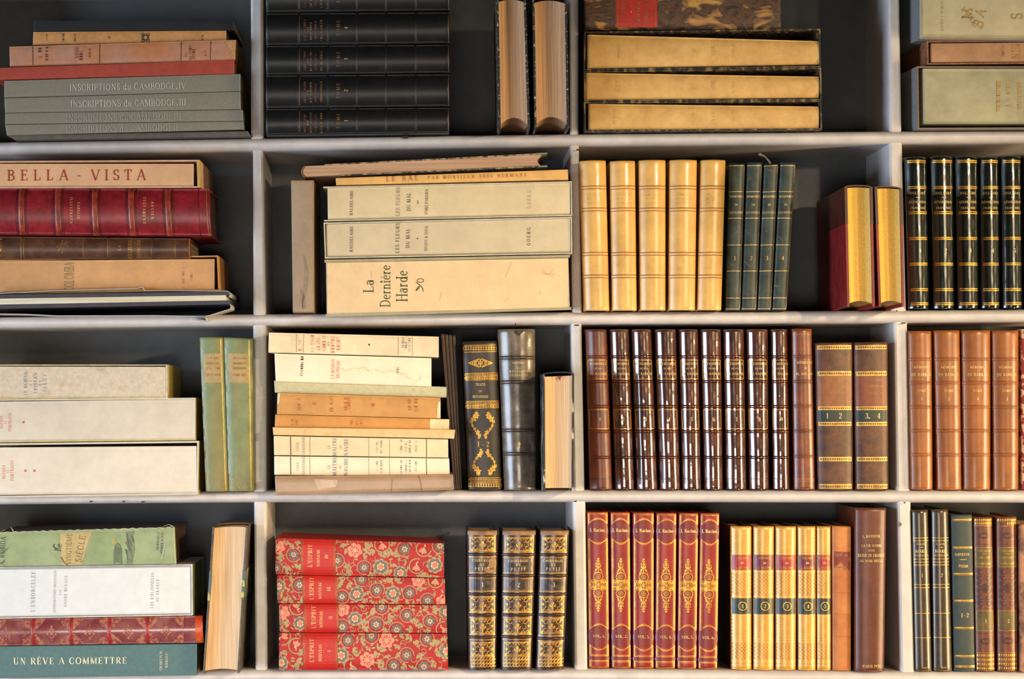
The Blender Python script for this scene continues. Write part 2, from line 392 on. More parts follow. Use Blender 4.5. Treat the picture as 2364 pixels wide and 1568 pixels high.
    def T(s, p):
        """image px along the spine -> t"""
        (x0, y0), (x1, y1), (x2, y2), (x3, y3) = s.q
        if s.up:
            yt, yb = (y0+y1)/2, (y2+y3)/2; return (yb-p)/(yb-yt)
        xl, xr = (x0+x3)/2, (x1+x2)/2; return (p-xl)/(xr-xl)
    def line(s, p, w=2.0, m=None, u0=.02, u1=.98, name='gilt_tooling', lv=1):
        s.strip(s.T(p-w/2), s.T(p+w/2), m or GILT, name, u0, u1, lv=lv)
    def label(s, p0, p1, m, u0=.0, u1=1.0, name='title_label', n=4, lv=1, border=None, lift=0):
        N_ = n; s.seq = getattr(s, 'seq', 0)+1; name = (name, s.seq)
        for i in range(N_):
            a, b = s.T(p0+(p1-p0)*i/N_), s.T(p0+(p1-p0)*(i+1)/N_)
            s.strip(a, b, m, name, u0, u1, lv=lv)
        if border:
            s.frame(p0, p1, u0, u1, 1.3, border, lv=lv+1)
    def frame(s, p0, p1, u0, u1, w, m, name='gilt_tooling', lv=2):
        s.strip(s.T(p0), s.T(p0+w), m, name, u0, u1, lv=lv); s.strip(s.T(p1-w), s.T(p1), m, name, u0, u1, lv=lv)
        du = w/s.thpx
        for a, b in ((u0, u0+du), (u1-du, u1)):
            for i in range(6):
                s.strip(s.T(p0+(p1-p0)*i/6), s.T(p0+(p1-p0)*(i+1)/6), m, name, a, b, n=1, lv=lv)
    def ridge(s, p, w=5.0, h=.0011, m=None, name='raised_band', cols=12):
        V, Fc = [], []; prof = [(-.5, 0), (-.38, .7), (-.15, 1), (.15, 1), (.38, .7), (.5, 0)]
        for k, hh in prof:
            t = s.T(p+k*w)
            for j in range(cols+1):
                u = j/cols; a, b = s.ab(u, t); V.append(s.P(a, b, -(s.surf(u, t)+h*hh*(1 if 0 < j < cols else .3)+.00002)))
        C = cols+1
        for i in range(len(prof)-1):
            for j in range(cols): k = i*C+j; Fc.append((k, k+1, k+C+1, k+C))
        return mesh_obj(name, V, Fc, m, s.e, smooth=True)
    def text(s, str_, cx, cy, h, m, rot=0, width=None, wt=1.0, serif=True, name='lettering', lv=3, skew=0):
        r = radians(rot); cr, sr = cos(r), sin(r)
        for pl in text_polys(str_, h, width, wt, serif):
            pts = []
            for x, y in pl:
                x += skew*y; X = x*cr-y*sr; Y = x*sr+y*cr; pts.append((cx+X, cy-Y))
            if s.up and rot == 0 or (not s.up and abs(rot) == 90) or s.bul < .0005: s.poly(pts, m, name, lv)
            else: s.poly(pts, m, name, lv)
    def scrib(s, cx, cy, h, width, m, rot=0, seed=1, name='lettering', lv=3):
        rnd = random.Random(seed+int(cx*7+cy)); x = -width/2; r = radians(rot); cr, sr = cos(r), sin(r)
        while x < width/2:
            if rnd.random() < .12: x += h*.5; continue
            gw = h*rnd.uniform(.45, .75)
            for (a, b, c, d) in ((x, -h/2, x+h*.14, h/2), (x+gw*.7, -h/2, x+gw*.7+h*.1, h/2), (x, (h*.4 if rnd.random() < .5 else -h*.5), x+gw*.8, (h*.5 if rnd.random() < .5 else -h*.38))):
                if d < b: b, d = d, b
                if rnd.random() < .18: continue
                s.poly([(cx+X*cr-Y*sr, cy-(X*sr+Y*cr)) for X, Y in ((a, b), (c, b), (c, d), (a, d))], m, name, lv)
            x += gw+h*.22
    def ribbon(s, pts, w, m, name='gilt_tooling', lv=2, w1=None):
        n = len(pts)-1
        for i in range(n):
            (x0, y0), (x1, y1) = pts[i], pts[i+1]; l = math.hypot(x1-x0, y1-y0) or 1e-6
            wa = w if w1 is None else w+(w1-w)*i/n; wb = w if w1 is None else w+(w1-w)*(i+1)/n
            nx, ny = -(y1-y0)/l/2, (x1-x0)/l/2; ex, ey = (x1-x0)/l*w*.15, (y1-y0)/l*w*.15
            s.poly([(x0+nx*wa-ex, y0+ny*wa-ey), (x0-nx*wa-ex, y0-ny*wa-ey), (x1-nx*wb+ex, y1-ny*wb+ey), (x1+nx*wb+ex, y1+ny*wb+ey)], m, name, lv)
    def disk(s, x, y, rx, m, name='gilt_tooling', lv=2, ry=None, rot=0, n=8):
        ry = rx if ry is None else ry; cr, sr = cos(rot), sin(rot)
        s.poly([(x+rx*cos(2*pi*i/n)*cr-ry*sin(2*pi*i/n)*sr, y+rx*cos(2*pi*i/n)*sr+ry*sin(2*pi*i/n)*cr) for i in range(n)], m, name, lv)
    def arc(s, x, y, rx, a0, a1, w, m, name='gilt_tooling', lv=2, ry=None, n=None, w1=None):
        ry = rx if ry is None else ry; n = n or max(4, int(abs(a1-a0)/24))
        s.ribbon([(x+rx*cos(radians(a0+(a1-a0)*i/n)), y+ry*sin(radians(a0+(a1-a0)*i/n))) for i in range(n+1)], w, m, name, lv, w1)
    def done(s):
        for name, (V, Fc, mi, ms) in s.dec.items():
            if V:
                if isinstance(name, tuple): mesh_obj(name[0], V, Fc, ms, s.e, mi)
                else:
                    o = mesh_obj(name, V, Fc, ms, s.e, mi)
                    if len(Fc) > 8: o['kind'] = 'stuff'
        return s

def slip(q, label, m, th=2.0, d0=0.0, depth=.14, yaw=0, pitch=0, left=True, right=True, lip=None, rest=None, group=None, name='slipcase'):
    """open-fronted case: four walls and a back"""
    s = Block(q, label, name, 'slipcase', group, d0=d0, depth=depth, up=False, yaw=yaw, pitch=pitch, rest=rest)
    u = th/s.hpx; a = th/s.wpx; dd = s.depth
    bl = [(0, 1, 1-u, 1, 0, dd), (0, 1, 0, u, 0, dd), (0, 1, u, 1-u, dd-.002, dd)]
    if left: bl.append((0, a, u, 1-u, 0, dd-.002))
    if right: bl.append((1-a, 1, u, 1-u, 0, dd-.002))
    s.boxes('case_shell', bl, m)
    if lip:
        e = .00035; z = -.0002
        lb = [(0, 1, 1-u*.8, 1-u*.2, z, e), (0, 1, u*.2, u*.8, z, e)]
        if right: lb.append((1-a*.8, 1-a*.2, u, 1-u, z, e))
        if left: lb.append((a*.2, a*.8, u, 1-u, z, e))
        s.boxes('case_edge', lb, lip)
    return s

def edge_book(q, label, board, pages, d0=-.04, depth=.13, rest=None, bpx=5.0, cap=0.0, capc=.02, arch=0.0, sqb=3.0, sqt=3.0, group=None, yaw=0, spine_mat=None, conc=.006, pitch=0):
    """upright book standing with its fore-edge to the viewer"""
    s = Block(q, label, 'book', 'book', group, d0=d0, depth=depth, up=True, rest=rest, yaw=yaw, bulge=0, pitch=pitch)
    f = bpx/s.wpx; dp = s.depth-.012; sb, stp = sqb/s.hpx, sqt/s.hpx
    for a0, a1 in ((0, f), (1-f, 1)): s.boxes('board', [(a0, a1, 0, 1, 0, dp)], board)
    # text block with a hollow fore-edge
    V, Fc = [], []; nu, nt = 10, 12; ar = arch/s.hpx
    A0, A1 = f*1.03, 1-f*1.03
    for i in range(nt+1):
        for j in range(nu+1):
            u = j/nu; hmp = (1-(2*u-1)**2); a = A0+(A1-A0)*u; b0 = sb+ar*hmp; b1 = 1-stp+ar*.5*hmp
            V.append(s.P(a, b0+(b1-b0)*i/nt, .0035+conc*hmp))
    C = nu+1
    for i in range(nt):
        for j in range(nu): k = i*C+j; Fc.append((k, k+1, k+C+1, k+C))
    base = len(V)
    for i in (0, nt):
        for j in range(nu+1):
            u = j/nu; hmp = (1-(2*u-1)**2); a = A0+(A1-A0)*u; b = (sb+ar*.6*hmp) if i == 0 else (1-stp+ar*.3*hmp)
            V.append(s.P(a, b, dp+.002))
    for j in range(nu):
        Fc.append((base+j, base+j+1, j+1, j)); t = nt*C; Fc.append((t+j, t+j+1, base+C+j+1, base+C+j))
    for j, jj in ((0, 0), (nu, nu)):
        Fc.append(tuple([i*C+j for i in range(nt+1)]+[base+C+jj, base+jj]))
    o = mesh_obj('text_block', V, Fc, pages, s.e)
    # rounded spine at the back
    V, Fc = [], []; n = 12
    for b in (-0.0, 1.0):
        for j in range(n+1):
            th = pi*j/n; V.append(s.P(.5-.5*cos(th), b, dp+.0002+.010*sin(th)))
        for j in range(n+1):
            th = pi*j/n; V.append(s.P(.5-(.5-f*.8)*cos(th), b, dp+.0002+.0075*sin(th)))
    m = n+1
    for j in range(n):
        Fc += [(j, j+1, 2*m+j+1, 2*m+j), (m+j, 3*m+j, 3*m+j+1, m+j+1), (j, m+j, m+j+1, j+1), (2*m+j, 2*m+j+1, 3*m+j+1, 3*m+j)]
    mesh_obj('spine', V, Fc, spine_mat or board, s.e, smooth=False)
    if cap:
        V, Fc = [], []; N = 14; ch = cap/s.hpx; tk = 3.0/s.hpx
        for c_ in (capc, dp):
            for dz in (0, tk):
                for j in range(N+1):
                    th = pi*j/N; V.append(s.P(.5-(.5-(0 if dz else f*.3))*cos(th), 1-.002+(ch)*sin(th)**.7+dz-tk*.9, c_))
        n = N+1
        for j in range(N): Fc += [(j, j+1, n+j+1, n+j), (n+j, n+j+1, 3*n+j+1, 3*n+j), (j, 2*n+j, 2*n+j+1, j+1), (2*n+j, 3*n+j, 3*n+j+1, 2*n+j+1)]
        mesh_obj('head_cap', V, Fc, spine_mat or board, s.e, smooth=False)
    return s
# ================================================================= the bookcase
XS = [-150, 0, 300, 600, 970, 1330, 1690, 2050, 2364, 2600, 2850]
bc = thing('bookcase', W(1182, 1600, .1), 'tall built-in bookcase painted pale grey with round-nosed shelves full of old books', 'bookcase')
for r in range(5):
    V, Fc = [], []
    for x in XS:
        t = W(x, interp(SHT[r], x)); b = W(x, interp(SHB[r], x)); h = t.z-b.z
        prof = [(.010, 1), (.004, .965), (0, .86), (-.003, .68), (-.004, .5), (-.003, .32), (0, .14), (.004, .035), (.010, 0), (BACK, 0), (BACK, 1)]
        for c, f in prof: V.append((t.x, c, b.z+h*f))
    n = 11
    for i in range(len(XS)-1):
        for j in range(n): Fc.append((i*n+j, i*n+(j+1) % n, (i+1)*n+(j+1) % n, (i+1)*n+j))
    Fc.append(tuple(range(n))); Fc.append(tuple((len(XS)-1)*n+j for j in range(n)))
    o = mesh_obj('shelf', V, Fc, PAINT, bc)
    o.data.polygons.foreach_set('use_smooth', [(i % n) < 8 and i < (len(XS)-1)*n for i in range(len(o.data.polygons))])
DIV = {0: [((-152,-122),(-150,-120))]*4,
       1: [((578,606),(578.5,608)), ((583,606.5),(584,613)), ((583.5,614),(585,614)), ((585.5,615.5),(589,617))],
       2: [((1314,1336),(1316,1336)), ((1316,1337),(1322,1344)), ((1318,1343),(1325,1350)), ((1322,1352),(1327,1357))],
       3: [((2051,2077),(2054,2083)), ((2053,2084),(2058,2094)), ((2064,2096),(2070,2103)), ((2072,2104),(2080,2113))],
       4: [((2795,2822),(2797,2824)), ((2797,2828),(2800,2830)), ((2803,2834),(2806,2836)), ((2806,2838),(2810,2842))]}
for k, rows in DIV.items():
    for r, ((a0, a1), (b0, b1)) in enumerate(rows):
        ytop = interp(SHB[r], a0)-3; ybot = interp(SHT[r+1], b0)+3
        V, Fc = [], []
        for (x0, x1, y) in ((a0, a1, ytop), (b0, b1, ybot)):
            p, q = W(x0, y), W(x1, y); z = (p.z+q.z)/2; wdt = q.x-p.x
            for fx, c in ((0, BACK), (0, .006), (.06, .0035), (.2, .002), (.8, .002), (.94, .0035), (1, .006), (1, BACK)):
                V.append((p.x+wdt*fx, c, z))
        for j in range(7): Fc.append((j, j+1, 9+j, 8+j))
        Fc += [(7, 0, 8, 15), tuple(range(8)), tuple(range(8, 16))]
        mesh_obj('divider', V, Fc, PAINT, bc)
a, b = W(-155, -90), W(2855, 1640)
V = []
for c in (BACK, BACK+.012):
    V += [(a.x, c, b.z-.02), (b.x, c, b.z-.02), (b.x, c, a.z+.02), (a.x, c, a.z+.02)]
mesh_obj('back_panel', V, box_faces(0), BACKP, bc)
V, Fc = [], []
def chip(x, y, rx, ry, seed, c=-.0042):
    n = len(V); rnd = random.Random(seed)
    for dc in (0, .0006):
        for i in range(7):
            r = rnd.uniform(.6, 1.1) if dc == 0 else .8; p = W(x+rx*r*cos(i*.9), y+ry*r*sin(i*.9), c); V.append((p.x, c+dc, p.z))
    Fc.append(tuple(range(n, n+7)))
    for i in range(7): Fc.append((n+i, n+(i+1) % 7, n+7+(i+1) % 7, n+7+i))
for i, c in enumerate([(935,317,9,4), (1190,749,2,4), (1331,751,7,2), (2086,746,8,2), (1328,1158,5,2), (1334,346,4,2), (2088,1161,3,2), (210,1158,5,2), (285,1158,4,2), (330,1159,6,2), (2070,718,3,1.5)]): chip(*c, seed=i)
mesh_obj('paint_chips', V, Fc, CHIP, bc)['kind'] = 'stuff'
V, Fc = [], []; chip(2078, 1211, 5, 6, 50, c=.0014)
mesh_obj('green_paint_spot', V, Fc, mat('green_spot', (98, 112, 84)), bc)

def Q(x0,y0,x1,y1,x2,y2,x3,y3): return [(x0,y0),(x1,y1),(x2,y2),(x3,y3)]

# ================================================================= top shelf, first bay
GR = 'old books lying in a pile on the top shelf, first bay'
CLG = mat('grey_green_cloth', (134, 126, 106), rough=.8, var=.05, scale=300)
b = Block(Q(18,313,572,303,579,317,35,327), 'thin grey folder under the pile of matching grey-green books on the top shelf', 'folder', 'folder', d0=-.012, rest=1, bulge=.03, pw=6, up=False, group=GR)
b.book(mat('dull_grey_card', (92, 84, 76)), flat=True).done()
for q, tx, cy, cx, w, dim, nm in (
  (Q(12,288.5,562,280.5,563,299,16,313), 'INSCRIPTIONS du CAMBODGE_I', 296, 281.5, 259, 1, 'thinner grey-green book with the volume number one, lowest of four matching in the pile'),
  (Q(12,262,560,254,562,279.5,12,287), 'INSCRIPTIONS du CAMBODGE_II', 270.5, 285, 266, 1, 'thinner grey-green book with the volume number two, second lowest of four matching'),
  (Q(10,227.5,555,212,556,253,12,261), 'INSCRIPTIONS du CAMBODGE_III', 238, 296, 267, 0, 'thick grey-green book with the volume number three, brightest white lettering'),
  (Q(10,187,555,171,555,211,10,226), 'INSCRIPTIONS du CAMBODGE_IV', 200, 295, 269, 0, 'thick grey-green book with the volume number four, directly under the red one')):
    b = Block(q, nm, group=GR, d0=-.012, bulge=.03, pw=6, up=False)
    b.book(CLG, flat=True, pages=mat('yellowed_pages', (176, 150, 92), col2=(140, 116, 66), scale=420, stretch=(.012,.012,1), rough=.8)).text(tx, cx, cy, 15, WHITEP if not dim else mat('dim_lettering', (168, 164, 150)), rot=.9, width=w, wt=.9)
    b.done()
b = Block(Q(-12,157.5,541,139,541,171,-12,185), 'flat brick-red book with a plain spine lying in the pile', group=GR, d0=-.012, bulge=.03, pw=6, up=False)
b.book(mat('brick_red_cloth', (172, 66, 44), rough=.75, var=.08), flat=True).done()
OT = mat('stained_tan_paper', (196, 124, 72), rough=.7, col2=(190, 136, 104), scale=22, bump=.3, detail=6)
b = Block(Q(22,108,545,92,543,138,23,153), 'worn orange-tan paperback with a peeling corner, resting on the red book', group=GR, d0=-.014, bulge=.04, pw=5, up=False)
b.book(OT, flat=True, pages=mat('ochre_pages', (176, 130, 60), scale=300))
for x in (76, 230, 418, 486): b.line(x, 1.6, mat('dark_red_ink', (104, 42, 26)), name='printed_rule')
for i, (x, h, wd) in enumerate(((92,7,28),(108,6,32),(176,8,36),(187,7,30),(207,4,22),(429,5,16),(439,6,30),(447,6,24),(474,4,14))): b.scrib(x, 124, h, wd, mat('dark_red_ink', (104, 42, 26)), rot=90, seed=i)
for i in range(5): b.poly([(523+i*4, 96+i*7), (545, 94+i*8), (545, 103+i*8), (521+i*4, 103+i*7)], mat('torn_paper', (206, 150, 92)), name='torn_edge', lv=4)
b.done()
b = Block(Q(77,74,522,71,522,95,76,104), 'slim tan paperback with black ornaments under the black book', group=GR, d0=-.010, bulge=.04, pw=5, up=False)
b.book(mat('tan_paper', (202, 142, 78), rough=.7, var=.1), flat=True)
for i, (x, h, wd) in enumerate(((108,3,14),(146,5,20),(173,4,18),(252,5,7),(467,4,12))): b.scrib(x, 87, h, wd, INK, rot=90, seed=i)
for k in (0, 1): b.arc(335.5, 87, 8-3*k, 0, 360, 1.4, INK, name='lettering')
for sx in (-1, 1):
    for sy in (-1, 1): b.arc(335.5+sx*6, 87+sy*7, 3.2, 0, 360, 1.3, INK, name='lettering')
b.done()
b = Block(Q(78,48,541,50,541,70.5,78,73.5), 'flat black book with a plain spine on top of the tan pile', group=GR, d0=-.008, bulge=.03, pw=6, up=False)
b.book(mat('black_cloth', (22, 21, 20), rough=.7), flat=True).done()

# ================================================================= top shelf, second bay
BLK = leather('black_leather', (22, 22, 22), rough=.4, var=.2)
VR = 'black leather volumes lying in a pile on the top shelf'
DG = mat('dull_gilt', (128, 98, 58), rough=.5, metal=.2)
vt = [(250.5, 312, 'bottom'), (173, 250, 'second from the bottom'), (105, 172.5, 'third from the bottom'), (30, 104.5, 'fourth from the bottom'), (-46, 29, 'topmost, cut by the picture edge')]
for i, (y0, y1, nm) in enumerate(vt):
    b = Block(Q(614,y0+1.5,1037,y0-1.5,1037,y1-4,614,y1+1), f'black leather volume with faded gold lettering, {nm} in its stack', group=VR, d0=-.022, up=False, bulge=.2, rest=1 if i == 0 else None)
    b.book(BLK); cy = (y0+y1)/2
    for x in (692, 758, 825, 892, 961, 1035): b.line(x, 1.6, DG, .08, .92)
    red = mat('dull_red_gilt', (120, 58, 44), rough=.6)
    for j, (x, wd, m) in enumerate(((704,46,red),(711,12,DG),(718,44,DG),(729,40,red),(742,48,DG))): b.scrib(x, cy+4, 5, wd, m, rot=90, seed=j)
    b.text('TOME', 781, cy, 8, DG, rot=90, width=36)
    b.text(str(i+1), 799, cy, 8, GILTP, rot=90)
    for x in (690, 757, 824, 891, 960): b.ridge(x, 4, .0005, BLK)
    b.done()
DB = mat('blue_black_board', (30, 34, 42), rough=.5, col2=(24, 26, 32), scale=60)
SPK = mat('speckled_edge_board', (26, 30, 36), rough=.7, col2=(190, 170, 140), scale=260, lo=.56, hi=.66)
e = edge_book(Q(1146,-1,1214,-1,1224,299,1151,299), 'thick book with its brown page edges outward, nearer the black volumes on the top shelf', SPK, PGX, d0=-.05, rest=1, arch=16, sqt=5, sqb=12, group='books turned page edges outward', spine_mat=DB); e.done()
e = edge_book(Q(1229,1,1309,2,1314,299,1234,299), 'thick book with its brown page edges outward, beside the divider on the top shelf', SPK, PGX, d0=-.05, rest=1, arch=17, sqt=5, sqb=12, group='books turned page edges outward', spine_mat=DB); e.done()

# ================================================================= top shelf, third bay
MARB = mat('marbled_paper', (44, 32, 24), rough=.5, col2=(190, 146, 66), scale=16, stretch=(1.0,1,1.9), detail=5, distort=2.6, lo=.36, hi=.66, extra=[(.45, (98, 66, 42)), (.52, (60, 46, 34)), (.58, (150, 104, 62))])
MEDG = mat('marbled_edge', (26, 24, 22), rough=.5, col2=(150, 120, 70), scale=160, stretch=(1,1,.4), lo=.48, hi=.68)
CRP = mat('parchment_jacket', (226, 180, 106), rough=.5, col2=(206, 156, 86), scale=22, detail=6, bump=.5, bscale=60, lo=.3, hi=.75)
for cq, bq, nm, i in (
  (Q(1348,235,1896,232,1898,300,1350,305), Q(1358,240,1890,246,1890,297,1358,300), 'bottom', 0),
  (Q(1348,164,1896,156,1897,231.5,1349,234), Q(1352,168.5,1890,177,1890,226,1352,231), 'middle', 1),
  (Q(1349,73,1894,66.5,1896,155,1348,163), Q(1355,80,1890,95,1891,149,1355,158.5), 'top', 2)):
    c = slip(cq, f'dark marbled slipcase of a parchment book, {nm} of three alike on the top shelf', MEDG, th=3.4, d0=-.015, group='marbled slipcases', rest=1 if i == 0 else None)
    b = Block(bq, f'parchment-covered book inside its marbled slipcase, {nm} of three alike', group='parchment books in marbled slipcases', d0=-.011, depth=.12, up=False, bulge=.10, pw=3, wob=.00018)
    b.book(CRP, flat=True)
    cy = (bq[0][1]+bq[3][1])/2; f = mat('ghost_print', (206, 160, 84))
    for j, (x, wd) in enumerate(((1418+i*6,36),(1430,26),(1600,14),(1645,22),(1692,34))): b.scrib(x, cy, 6, wd*.9, f, rot=90, seed=j+i)
    b.done()
c = Block(Q(1347,-62,1802,-62,1803,67.5,1349,68.5), 'large marbled slipcase with a red title label, lying on three smaller ones', 'slipcase', 'slipcase', d0=-.015, up=False, bulge=.04, pw=5, yaw=.12, depth=.12)
c.book(MARB, flat=True, pages=mat('slipcase_inner', (70, 52, 40)))
RL = mat('red_label', (176, 40, 30), rough=.45, var=.1)
c.label(1421, 1517, RL, 0, .965)
for x in (1425, 1513): c.line(x, 1.2, GILTD, 0, .96, lv=3)
for j, (x, y, wd) in enumerate(((1440,12,38),(1474,20,60),(1493,24,62))): c.scrib(x, y, 7, wd, GILTD, rot=90, seed=j)
c.poly([(1456,15),(1458,15),(1458,30),(1456,30)], GILTP)
c.done()

# ================================================================= top shelf, fourth bay
CB = mat('greenish_cream_board', (196, 184, 146), rough=.7, var=.07, scale=20)
CBS = mat('blue_grey_case', (120, 120, 118), rough=.75, var=.06)
PK = mat('faded_pink_brown', (178, 134, 96), rough=.7, var=.12, scale=20)
c = slip(Q(2117,153,2470,153,2470,292,2119,292), 'grey slipcase with a torn brown edge, lowest by the picture edge on the top shelf', CBS, th=3, d0=-.012, rest=1, yaw=-.10, right=True, lip=mat('torn_board', (150, 108, 66), scale=200), group='slipcases by the edge of the picture')
b = Block(Q(2130,158.5,2466,158.5,2466,286.5,2131,286.5), 'thick pale grey-green book with faint gold lettering inside a torn slipcase', d0=-.010, up=False, bulge=.03, pw=6, yaw=-.1, depth=.11)
b.book(mat('pale_grey_green_board', (172, 164, 130), rough=.7, var=.1, scale=14), flat=True)
for j, (x, wd) in enumerate(((2303,70),(2326,50),(2351,60),(2376,60))): b.scrib(x, 222, 8, wd, mat('faint_gold', (176, 142, 72), rough=.5, metal=.2), rot=90, seed=j)
b.poly([(2299,186),(2300.2,186),(2300.2,260),(2299,260)], mat('faint_gold', (176, 142, 72)))
b.done()
c = slip(Q(2140,94.5,2470,92,2470,146,2141,149), 'thin rust-edged slipcase between two larger cream boxes', mat('rusty_card', (150, 96, 66), scale=120, var=.3), th=3, d0=-.012, yaw=-.06)
b = Block(Q(2148,100.5,2466,98,2466,142.5,2148,144.5), 'thin faded pink-brown book in its slipcase between two cream boxes', d0=-.010, up=False, bulge=.03, pw=6, depth=.11)
b.book(PK, flat=True).text('NIN', 2345, 119, 19, GILTD, rot=90, width=36); b.scrib(2315, 118, 5, 30, GILTD, rot=90); b.done()
b = Block(Q(2126.5,-70,2470,-72,2470,92,2127,88), 'large cream box with gold lettering, topmost at the end of the top shelf', 'box', 'box', d0=-.03, up=False, bulge=.01, pw=8, yaw=-.12, depth=.12)
b.book(CB, flat=True, boards=CBS, pages=CBS)
b.poly([(2126,-66),(2128.5,-66),(2129.5,84),(2127,84)], mat('box_lip', (170, 160, 128)), name='lid_edge'); b.poly([(2127,84),(2466,88),(2466,90),(2127,86)], mat('box_lip', (170, 160, 128)), name='lid_edge')
FG = mat('faint_gold', (176, 142, 72))
b.scrib(2174, 36, 5, 72, mat('very_faint_gold', (186, 166, 116)), rot=90, seed=4)
b.text('A', 2262, 30, 22, FG, rot=70, wt=.8); b.text('S', 2346, 38, 26, FG, rot=90, wt=.7)
for k in range(5): b.arc(2232+k*5, 20+k*9, 7, 20*k, 20*k+220, 1.2, FG, name='lettering')
b.text('B', 2258, 55, 24, FG, rot=60, wt=.6); b.text('M', 2232, 32, 24, FG, rot=90, wt=.6)
b.done()
# ================================================================= second shelf, first bay
GR = 'old books lying in a pile on the second shelf, first bay'
WC = mat('white_dust_jacket', (216, 210, 200), rough=.4, var=.04, spec=.5)
DJ = mat('dark_grey_cover', (58, 54, 60), rough=.5)
b = Block(Q(-14,679,529,671.5,531,703,-14,714), 'wide white-paged album with dark covers lying at the bottom of the pile, jacket loose', group=GR, d0=-.03, up=False, bulge=.0, depth=.15)
s_ = b
s_.boxes('cover', [(0,1,.68,.96,0,s_.depth),(0,1,.02,.30,0,s_.depth)], DJ)
s_.boxes('text_block', [(0,.985,.30,.68,-.0004,s_.depth-.003)], mat('white_page_edges', (232, 222, 196), rough=.7, col2=(206, 190, 150), scale=300, stretch=(.02,.02,1)))
def sheet(name, pts, c0, c1, m, parent, th=.0005):
    V = []; n = len(pts)
    for x, y in pts: V.append(W(x, y, c0))
    for x, y in pts: p = W(x, y, c0); V.append(Vector((p.x, c1, p.z)))
    F_ = [(i, i+1, n+i+1, n+i) for i in range(n-1)]
    o = mesh_obj(name, V, F_, m, parent); md = o.modifiers.new('t', 'SOLIDIFY'); md.thickness = th; return o
sheet('dust_jacket', [(-14,678),(120,671),(230,668),(318,665.5),(329,662),(334,671),(350,670.5),(440,671),(524,671.5),(530,675),(532,681),(529,686)], -.031, .06, WC, b.e)
sheet('jacket_flap', [(-14,724),(60,725),(130,728.5),(250,728.5),(360,728),(440,730),(474,732),(477,741),(468,740),(440,737)], -.034, .01, WC, b.e)
sheet('jacket_corner', [(531,702),(534,708),(531,714),(505,722),(480,730),(474,731)], -.033, .02, WC, b.e)
b.done()
KB = mat('kraft_board', (206, 152, 96), rough=.7, var=.09, scale=12)
c = slip(Q(-14,600,503,590,506.5,671,-14,679), 'kraft-brown slipcase with a bent top, lying on the white-paged album', mat('kraft_case', (196, 140, 76), rough=.7), th=2.6, d0=-.02, left=False)
b = Block(Q(-14,603,495,598,495,670,-14,676.5), 'thick kraft-brown book with faded green vertical lettering in its slipcase', d0=-.017, up=False, bulge=.02, pw=6, depth=.12)
b.book(KB, flat=True).text('COLOMBA', 159, 639, 22, mat('faded_green_ink', (134, 124, 76)), rot=90, width=66, wt=.9)
b.scrib(423, 642, 5, 48, mat('grey_ink', (150, 112, 74)), rot=-90); b.scrib(442, 640, 4.5, 22, mat('grey_ink', (150, 112, 74)), rot=-90); b.done()
BRL = leather('dark_brown_leather', (88, 56, 36), rough=.35, var=.3)
b = Block(Q(-14,546,440,551,440.5,597,-14,600.5), 'shorter dark brown leather book with gold lettering under the red one', group=GR, d0=-.02, up=False, bulge=.2)
b.book(BRL)
for x in (49, 56, 193, 249, 255, 350, 405): b.line(x, 1.6, GILTD, .05, .95)
for x in (52.5, 252, 352): b.ridge(x, 6, .0007, BRL)
b.line(438, 3, mat('orange_leather_edge', (160, 96, 44)), 0, 1)
b.text('LA', 277, 573, 7, GILT, rot=90); b.text('RELIURE', 301, 576, 9, GILT, rot=90, width=44); b.text('FRANÇAISE', 321, 574, 7, GILT, rot=90, width=42); b.scrib(3, 572, 6, 40, GILT, rot=90)
for k in range(3):
    b.arc(145, 570, 3+2.5*k, 30, 330, 1, GILTD)
for dx, dy in ((0,-13),(0,13),(12,0),(-12,0),(8,-8),(-8,8)): b.disk(145+dx, 570+dy, 2, GILTD)
b.done()
RDL = leather('crimson_leather', (138, 30, 36), rough=.33, var=.25)
RDD = leather('dark_crimson_leather', (88, 22, 22), rough=.4)
b = Block(Q(-14,435,482,436,488,546,-14,542), 'thick crimson leather book with raised bands and dark grooves', group=GR, d0=-.03, up=False, bulge=.17, pw=2.4)
b.book(RDL, pages=mat('brown_page_edges', (120, 88, 60), col2=(90, 62, 40), scale=300, stretch=(.02,.02,1)))
for x in (52, 136, 221, 305, 390):
    b.ridge(x, 13, .0016, leather('worn_crimson_leather', (150, 56, 40), rough=.33, scale=90, var=.35))
    for dx in (-12, -9, 9, 12): b.line(x+dx, 1.4, RDD, 0, 1)
b.line(461, 2, RDD, 0, 1); b.line(480, 2, GILTD, 0, 1)
for t, x, wd, h in (('TABVLIS',184,38,6),('ILLVSTRATA',167,60,6),('ANCIEN',354,41,6.5),('TESTAMENT',335,62,6.5)): b.text(t, x, 487, h, GILTP, rot=-90, width=wd)
b.done()
PB = mat('peach_board', (220, 168, 120), rough=.65, var=.06, scale=12)
c = slip(Q(-14,372,461,369,463,433.5,-14,435), 'pale peach slipcase on top of the pile on the second shelf', mat('peach_case', (214, 166, 128), rough=.65), th=3.4, d0=-.03, left=False, depth=.16)
c.boxes('case_side', [(.985,1,.0,1,-.0002,.002)], mat('straw_case_edge', (196, 160, 84)))
b = Block(Q(-14,378.5,447,378.5,447,430.5,-14,432), 'peach book with large red capitals along its spine, inside the top slipcase', d0=-.028, up=False, bulge=.02, pw=8, depth=.12)
b.book(PB, flat=True)
RI = mat('red_ink', (168, 44, 26), rough=.7)
b.text('BELLA', 87, 404.5, 25, RI, width=141, wt=.8, rot=.3); b.text('-', 182, 404, 25, RI, wt=.9); b.text('VISTA', 273, 404, 25, RI, width=127, wt=.8, rot=.3)
b.done()

